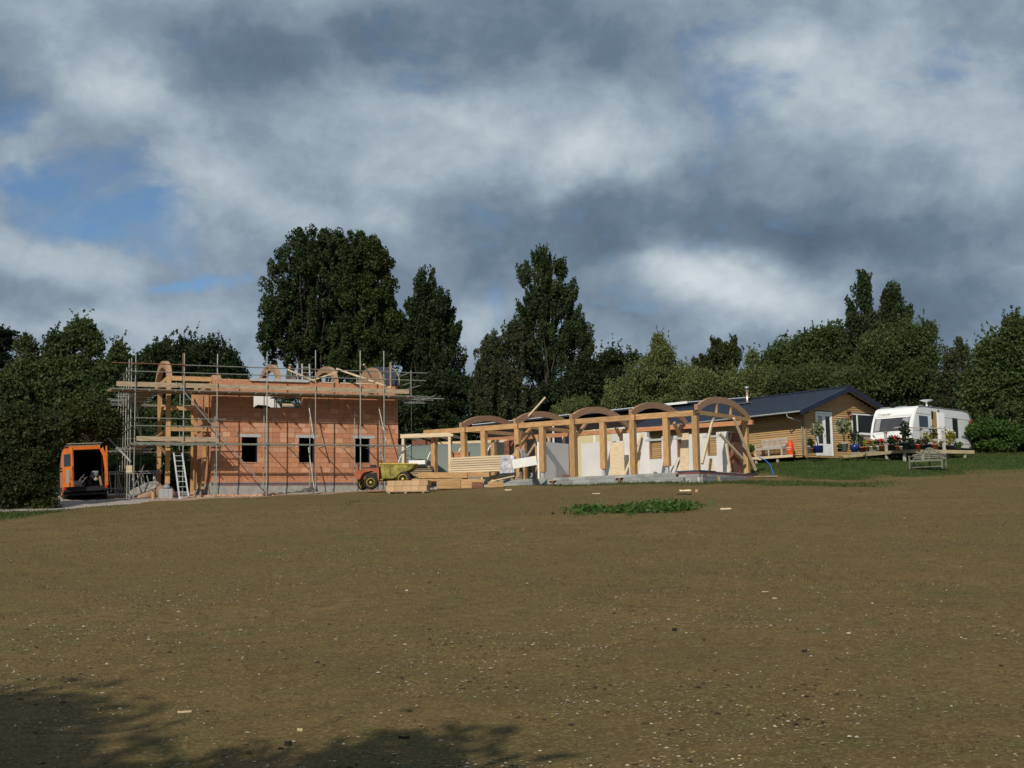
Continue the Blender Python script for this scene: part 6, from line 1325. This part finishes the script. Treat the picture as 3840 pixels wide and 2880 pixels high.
# ================================================================== PEOPLE
def figure(name, label, origin, yaw, J, edges, rad, mats_by, head, face_dir, hair, hairm, hands, feet=True):
    t = thing(name, label, 'person', origin, yaw)
    me = bpy.data.meshes.new('body'); ks = list(J); me.from_pydata([J[k] for k in ks], [(ks.index(a), ks.index(b)) for a, b in edges], [])
    o = bpy.data.objects.new('body', me); COL.objects.link(o); md = o.modifiers.new('skin', 'SKIN'); sb_ = o.modifiers.new('sub', 'SUBSURF'); sb_.levels = 2; sb_.render_levels = 2
    for i, k in enumerate(ks):
        r_ = rad[k]; me.skin_vertices[0].data[i].radius = (r_, r_) if not isinstance(r_, tuple) else r_; me.skin_vertices[0].data[i].use_root = (k == 'pelvis')
    dg = bpy.context.evaluated_depsgraph_get(); em = bpy.data.meshes.new_from_object(o.evaluated_get(dg)); bpy.data.objects.remove(o)
    em.materials.clear(); keys = list(mats_by); 
    for k in keys: em.materials.append(M[k])
    em.materials.append(M['skin'])
    jv = np.array([J[k] for k in ks]); own = {k: next((i for i, m_ in enumerate(keys) if k in mats_by[m_]), len(keys)) for k in ks}
    for p in em.polygons:
        c = np.array(p.center); p.material_index = own[ks[int(np.argmin(np.linalg.norm(jv-c, axis=1)))]]; p.use_smooth = True
    b = bpy.data.objects.new('body', em); COL.objects.link(b); b.parent = t
    # head details
    hd = Vector(head); fd = Vector(face_dir).normalized(); sd_ = fd.cross(Vector((0, 0, 1))).normalized(); up = sd_.cross(fd)
    def ell(c, r_, m, nm, n=10):
        prof = [(math.sin(math.pi*k/8)*r_[0], -math.cos(math.pi*k/8)*r_[1]) for k in range(9)]; mb = MB().lathe((0, 0, 0), prof, n); x = mb.build(nm, M[m], t, True); x.location = c; return x
    ell(hd+fd*.105-up*.015, (.018, .028), 'skin', 'nose'); 
    for s_ in (-1, 1): ell(hd+fd*.088+sd_*(s_*.034)+up*.012, (.012, .009), 'dark', 'eye'); ell(hd+sd_*(s_*.085), (.016, .032), 'skin', 'ear')
    x = ell(hd+fd*.088-up*.055, (.024, .006), 'rust', 'mouth')
    q = MB(); i0 = 0
    for k in range(7):
        a = math.pi*.5*k/6
        for j in range(14):
            ph = 2*math.pi*j/14; d_ = up*math.sin(a)+(fd*math.cos(ph)+sd_*math.sin(ph))*math.cos(a); rr2 = .112 if hair != 'cap' else .118
            q.v.append(tuple(hd+up*.018-fd*.012+d_*rr2))
    for k in range(6):
        for j in range(14): q.f.append((k*14+j, k*14+(j+1) % 14, k*14+14+(j+1) % 14, k*14+14+j))
    q.f.append(tuple(range(14))); q.build('cap' if hair == 'cap' else 'hair', M[hairm], t, True)
    if hair == 'cap': MB().bar(hd+fd*.09+up*.03, hd+fd*.19+up*.022, .13, .012).build('cap_peak', M[hairm], t)
    for (wrist, dirv, curl) in hands:
        w_ = Vector(wrist); d_ = Vector(dirv).normalized(); s2 = d_.cross(Vector(curl)).normalized(); cu = Vector(curl).normalized()
        pm_ = MB(); pm_.path([w_, w_+d_*.05, w_+d_*.10], [.026, .040, .036], 8)
        for k, (L1, of) in enumerate(((.036, -.030), (.042, -.010), (.040, .010), (.032, .029))):
            a0 = w_+d_*.095+s2*of; pm_.path([a0-d_*.02, a0+d_*L1, a0+d_*(L1*1.35)+cu*L1*.75, a0+d_*L1*.9+cu*L1*1.4], [.0105, .010, .009, .007], 6)
        a0 = w_+d_*.03+s2*-.034; pm_.path([a0, a0+d_*.025-s2*.022, a0+d_*.05-s2*.02+cu*.02], [.012, .0105, .008], 6)
        pm_.build('hand', M['skin'], t, True)
    return t
# stooping man in the timber frame, carrying a long white sheet
pr = PY(1966, 1795, 58.6); Zb = pr[2]
J = {'pelvis': (.12, 0, .92), 'waist': (.05, .0, 1.05), 'chest': (-.08, .02, 1.22), 'neck': (-.20, .02, 1.36), 'headb': (-.25, .02, 1.42), 'head': (-.31, .02, 1.49),
     'shL': (-.10, -.17, 1.31), 'elL': (-.02, -.26, 1.05), 'wrL': (-.02, -.24, .80), 'shR': (-.12, .19, 1.30), 'elR': (-.10, .26, 1.02), 'wrR': (-.08, .20, .80),
     'hipL': (.08, -.10, .86), 'knL': (-.10, -.14, .50), 'anL': (-.22, -.14, .09), 'toL': (-.38, -.15, .035), 'hipR': (.14, .10, .86), 'knR': (.27, .14, .48), 'anR': (.36, .15, .09), 'toR': (.22, .17, .035)}
ED = [('pelvis', 'waist'), ('waist', 'chest'), ('chest', 'neck'), ('neck', 'headb'), ('headb', 'head'), ('chest', 'shL'), ('shL', 'elL'), ('elL', 'wrL'), ('chest', 'shR'), ('shR', 'elR'), ('elR', 'wrR'),
      ('pelvis', 'hipL'), ('hipL', 'knL'), ('knL', 'anL'), ('anL', 'toL'), ('pelvis', 'hipR'), ('hipR', 'knR'), ('knR', 'anR'), ('anR', 'toR')]
RA = {'pelvis': .15, 'waist': .14, 'chest': .155, 'neck': .055, 'headb': .075, 'head': .095, 'shL': .075, 'elL': .05, 'wrL': .034, 'shR': .075, 'elR': .05, 'wrR': .034, 'hipL': .105, 'knL': .068, 'anL': .05, 'toL': .04, 'hipR': .105, 'knR': .068, 'anR': .05, 'toR': .04}
MBY = {'top_grey': ('waist', 'chest', 'shL', 'shR', 'elL', 'elR'), 'olive': ('pelvis', 'hipL', 'hipR', 'knL', 'knR'), 'boot': ('anL', 'anR', 'toL', 'toR')}
figure('person', 'stooping person with dark hair, grey top and olive trousers carrying a white board', (pr[0], pr[1], Zb), R(-12), J, ED, RA, MBY, J['head'], (-1, -.15, -.45), 'hair', 'hair', [((-.02, -.24, .80), (0, -.1, -1), (-.2, 1, 0)), ((-.08, .20, .80), (0, .0, -1), (-.2, -1, 0))])
A_ = PY(1922, 1741, 58.25); B_ = PY(2012, 1726, 58.25); dv = Vector(B_-A_); o = MB().box(0, dv.length, -.02, .02, -.21, .21).build('white_board', M['white'], None, loc=A_); o.rotation_euler = (R(4), -math.asin(dv.z/dv.length), math.atan2(dv.y, dv.x)); tag(o, 'long bright white board tilted up to the right under the stooping person\'s arm', 'board')
# man in a cap on the upper floor
pr = Lp(4.05, 1.35, 4.42)
J2 = {'pelvis': (0, 0, .92), 'waist': (0, .0, 1.06), 'chest': (.02, 0, 1.30), 'neck': (.05, 0, 1.48), 'headb': (.08, 0, 1.55), 'head': (.11, 0, 1.63), 'shL': (.02, -.19, 1.40), 'elL': (.05, -.25, 1.14), 'wrL': (.22, -.20, 1.00), 'shR': (.02, .19, 1.40), 'elR': (.06, .26, 1.14), 'wrR': (.22, .20, 1.0),
      'hipL': (0, -.1, .86), 'knL': (.03, -.11, .48), 'anL': (0, -.11, .09), 'toL': (.14, -.12, .035), 'hipR': (0, .1, .86), 'knR': (.03, .11, .48), 'anR': (0, .11, .09), 'toR': (.14, .12, .035)}
MB2 = {'olive': ('waist', 'chest', 'shL', 'shR', 'elL', 'elR', 'pelvis'), 'potdark': ('hipL', 'hipR', 'knL', 'knR'), 'boot': ('anL', 'anR', 'toL', 'toR')}
pf = thing('trestle_platform', 'low work platform behind the wall head carrying the workman in a cap', 'work platform', Lp(4.1, 1.35, 2.66), FLyaw)
for k in range(4): MB().box(-.9, .9, -.42+k*.215, -.22+k*.215, 1.70, 1.74).build('plank', M['board'], pf)
for x in (-.7, .7):
    for s_ in (-1, 1): MB().bar((x, s_*.45, 0), (x, s_*.15, 1.70), .05, .05).build('leg', M['steel'], pf)
pr = Lp(4.05, 1.35, 2.66+1.74)
figure('person', 'person in a grey green cap and olive jacket at the brick house roof level', tuple(pr), FLyaw, {k: (v[0], v[1], v[2]*.98) for k, v in J2.items()}, ED, RA, MB2, (.11, 0, 1.63*.98), (1, -.1, -.35), 'cap', 'cap', [((.22, -.20, .98), (.6, 0, -.7), (0, 1, -.2)), ((.22, .20, .98), (.6, 0, -.7), (0, -1, -.2))])
print('leaf tris', TRI[0])
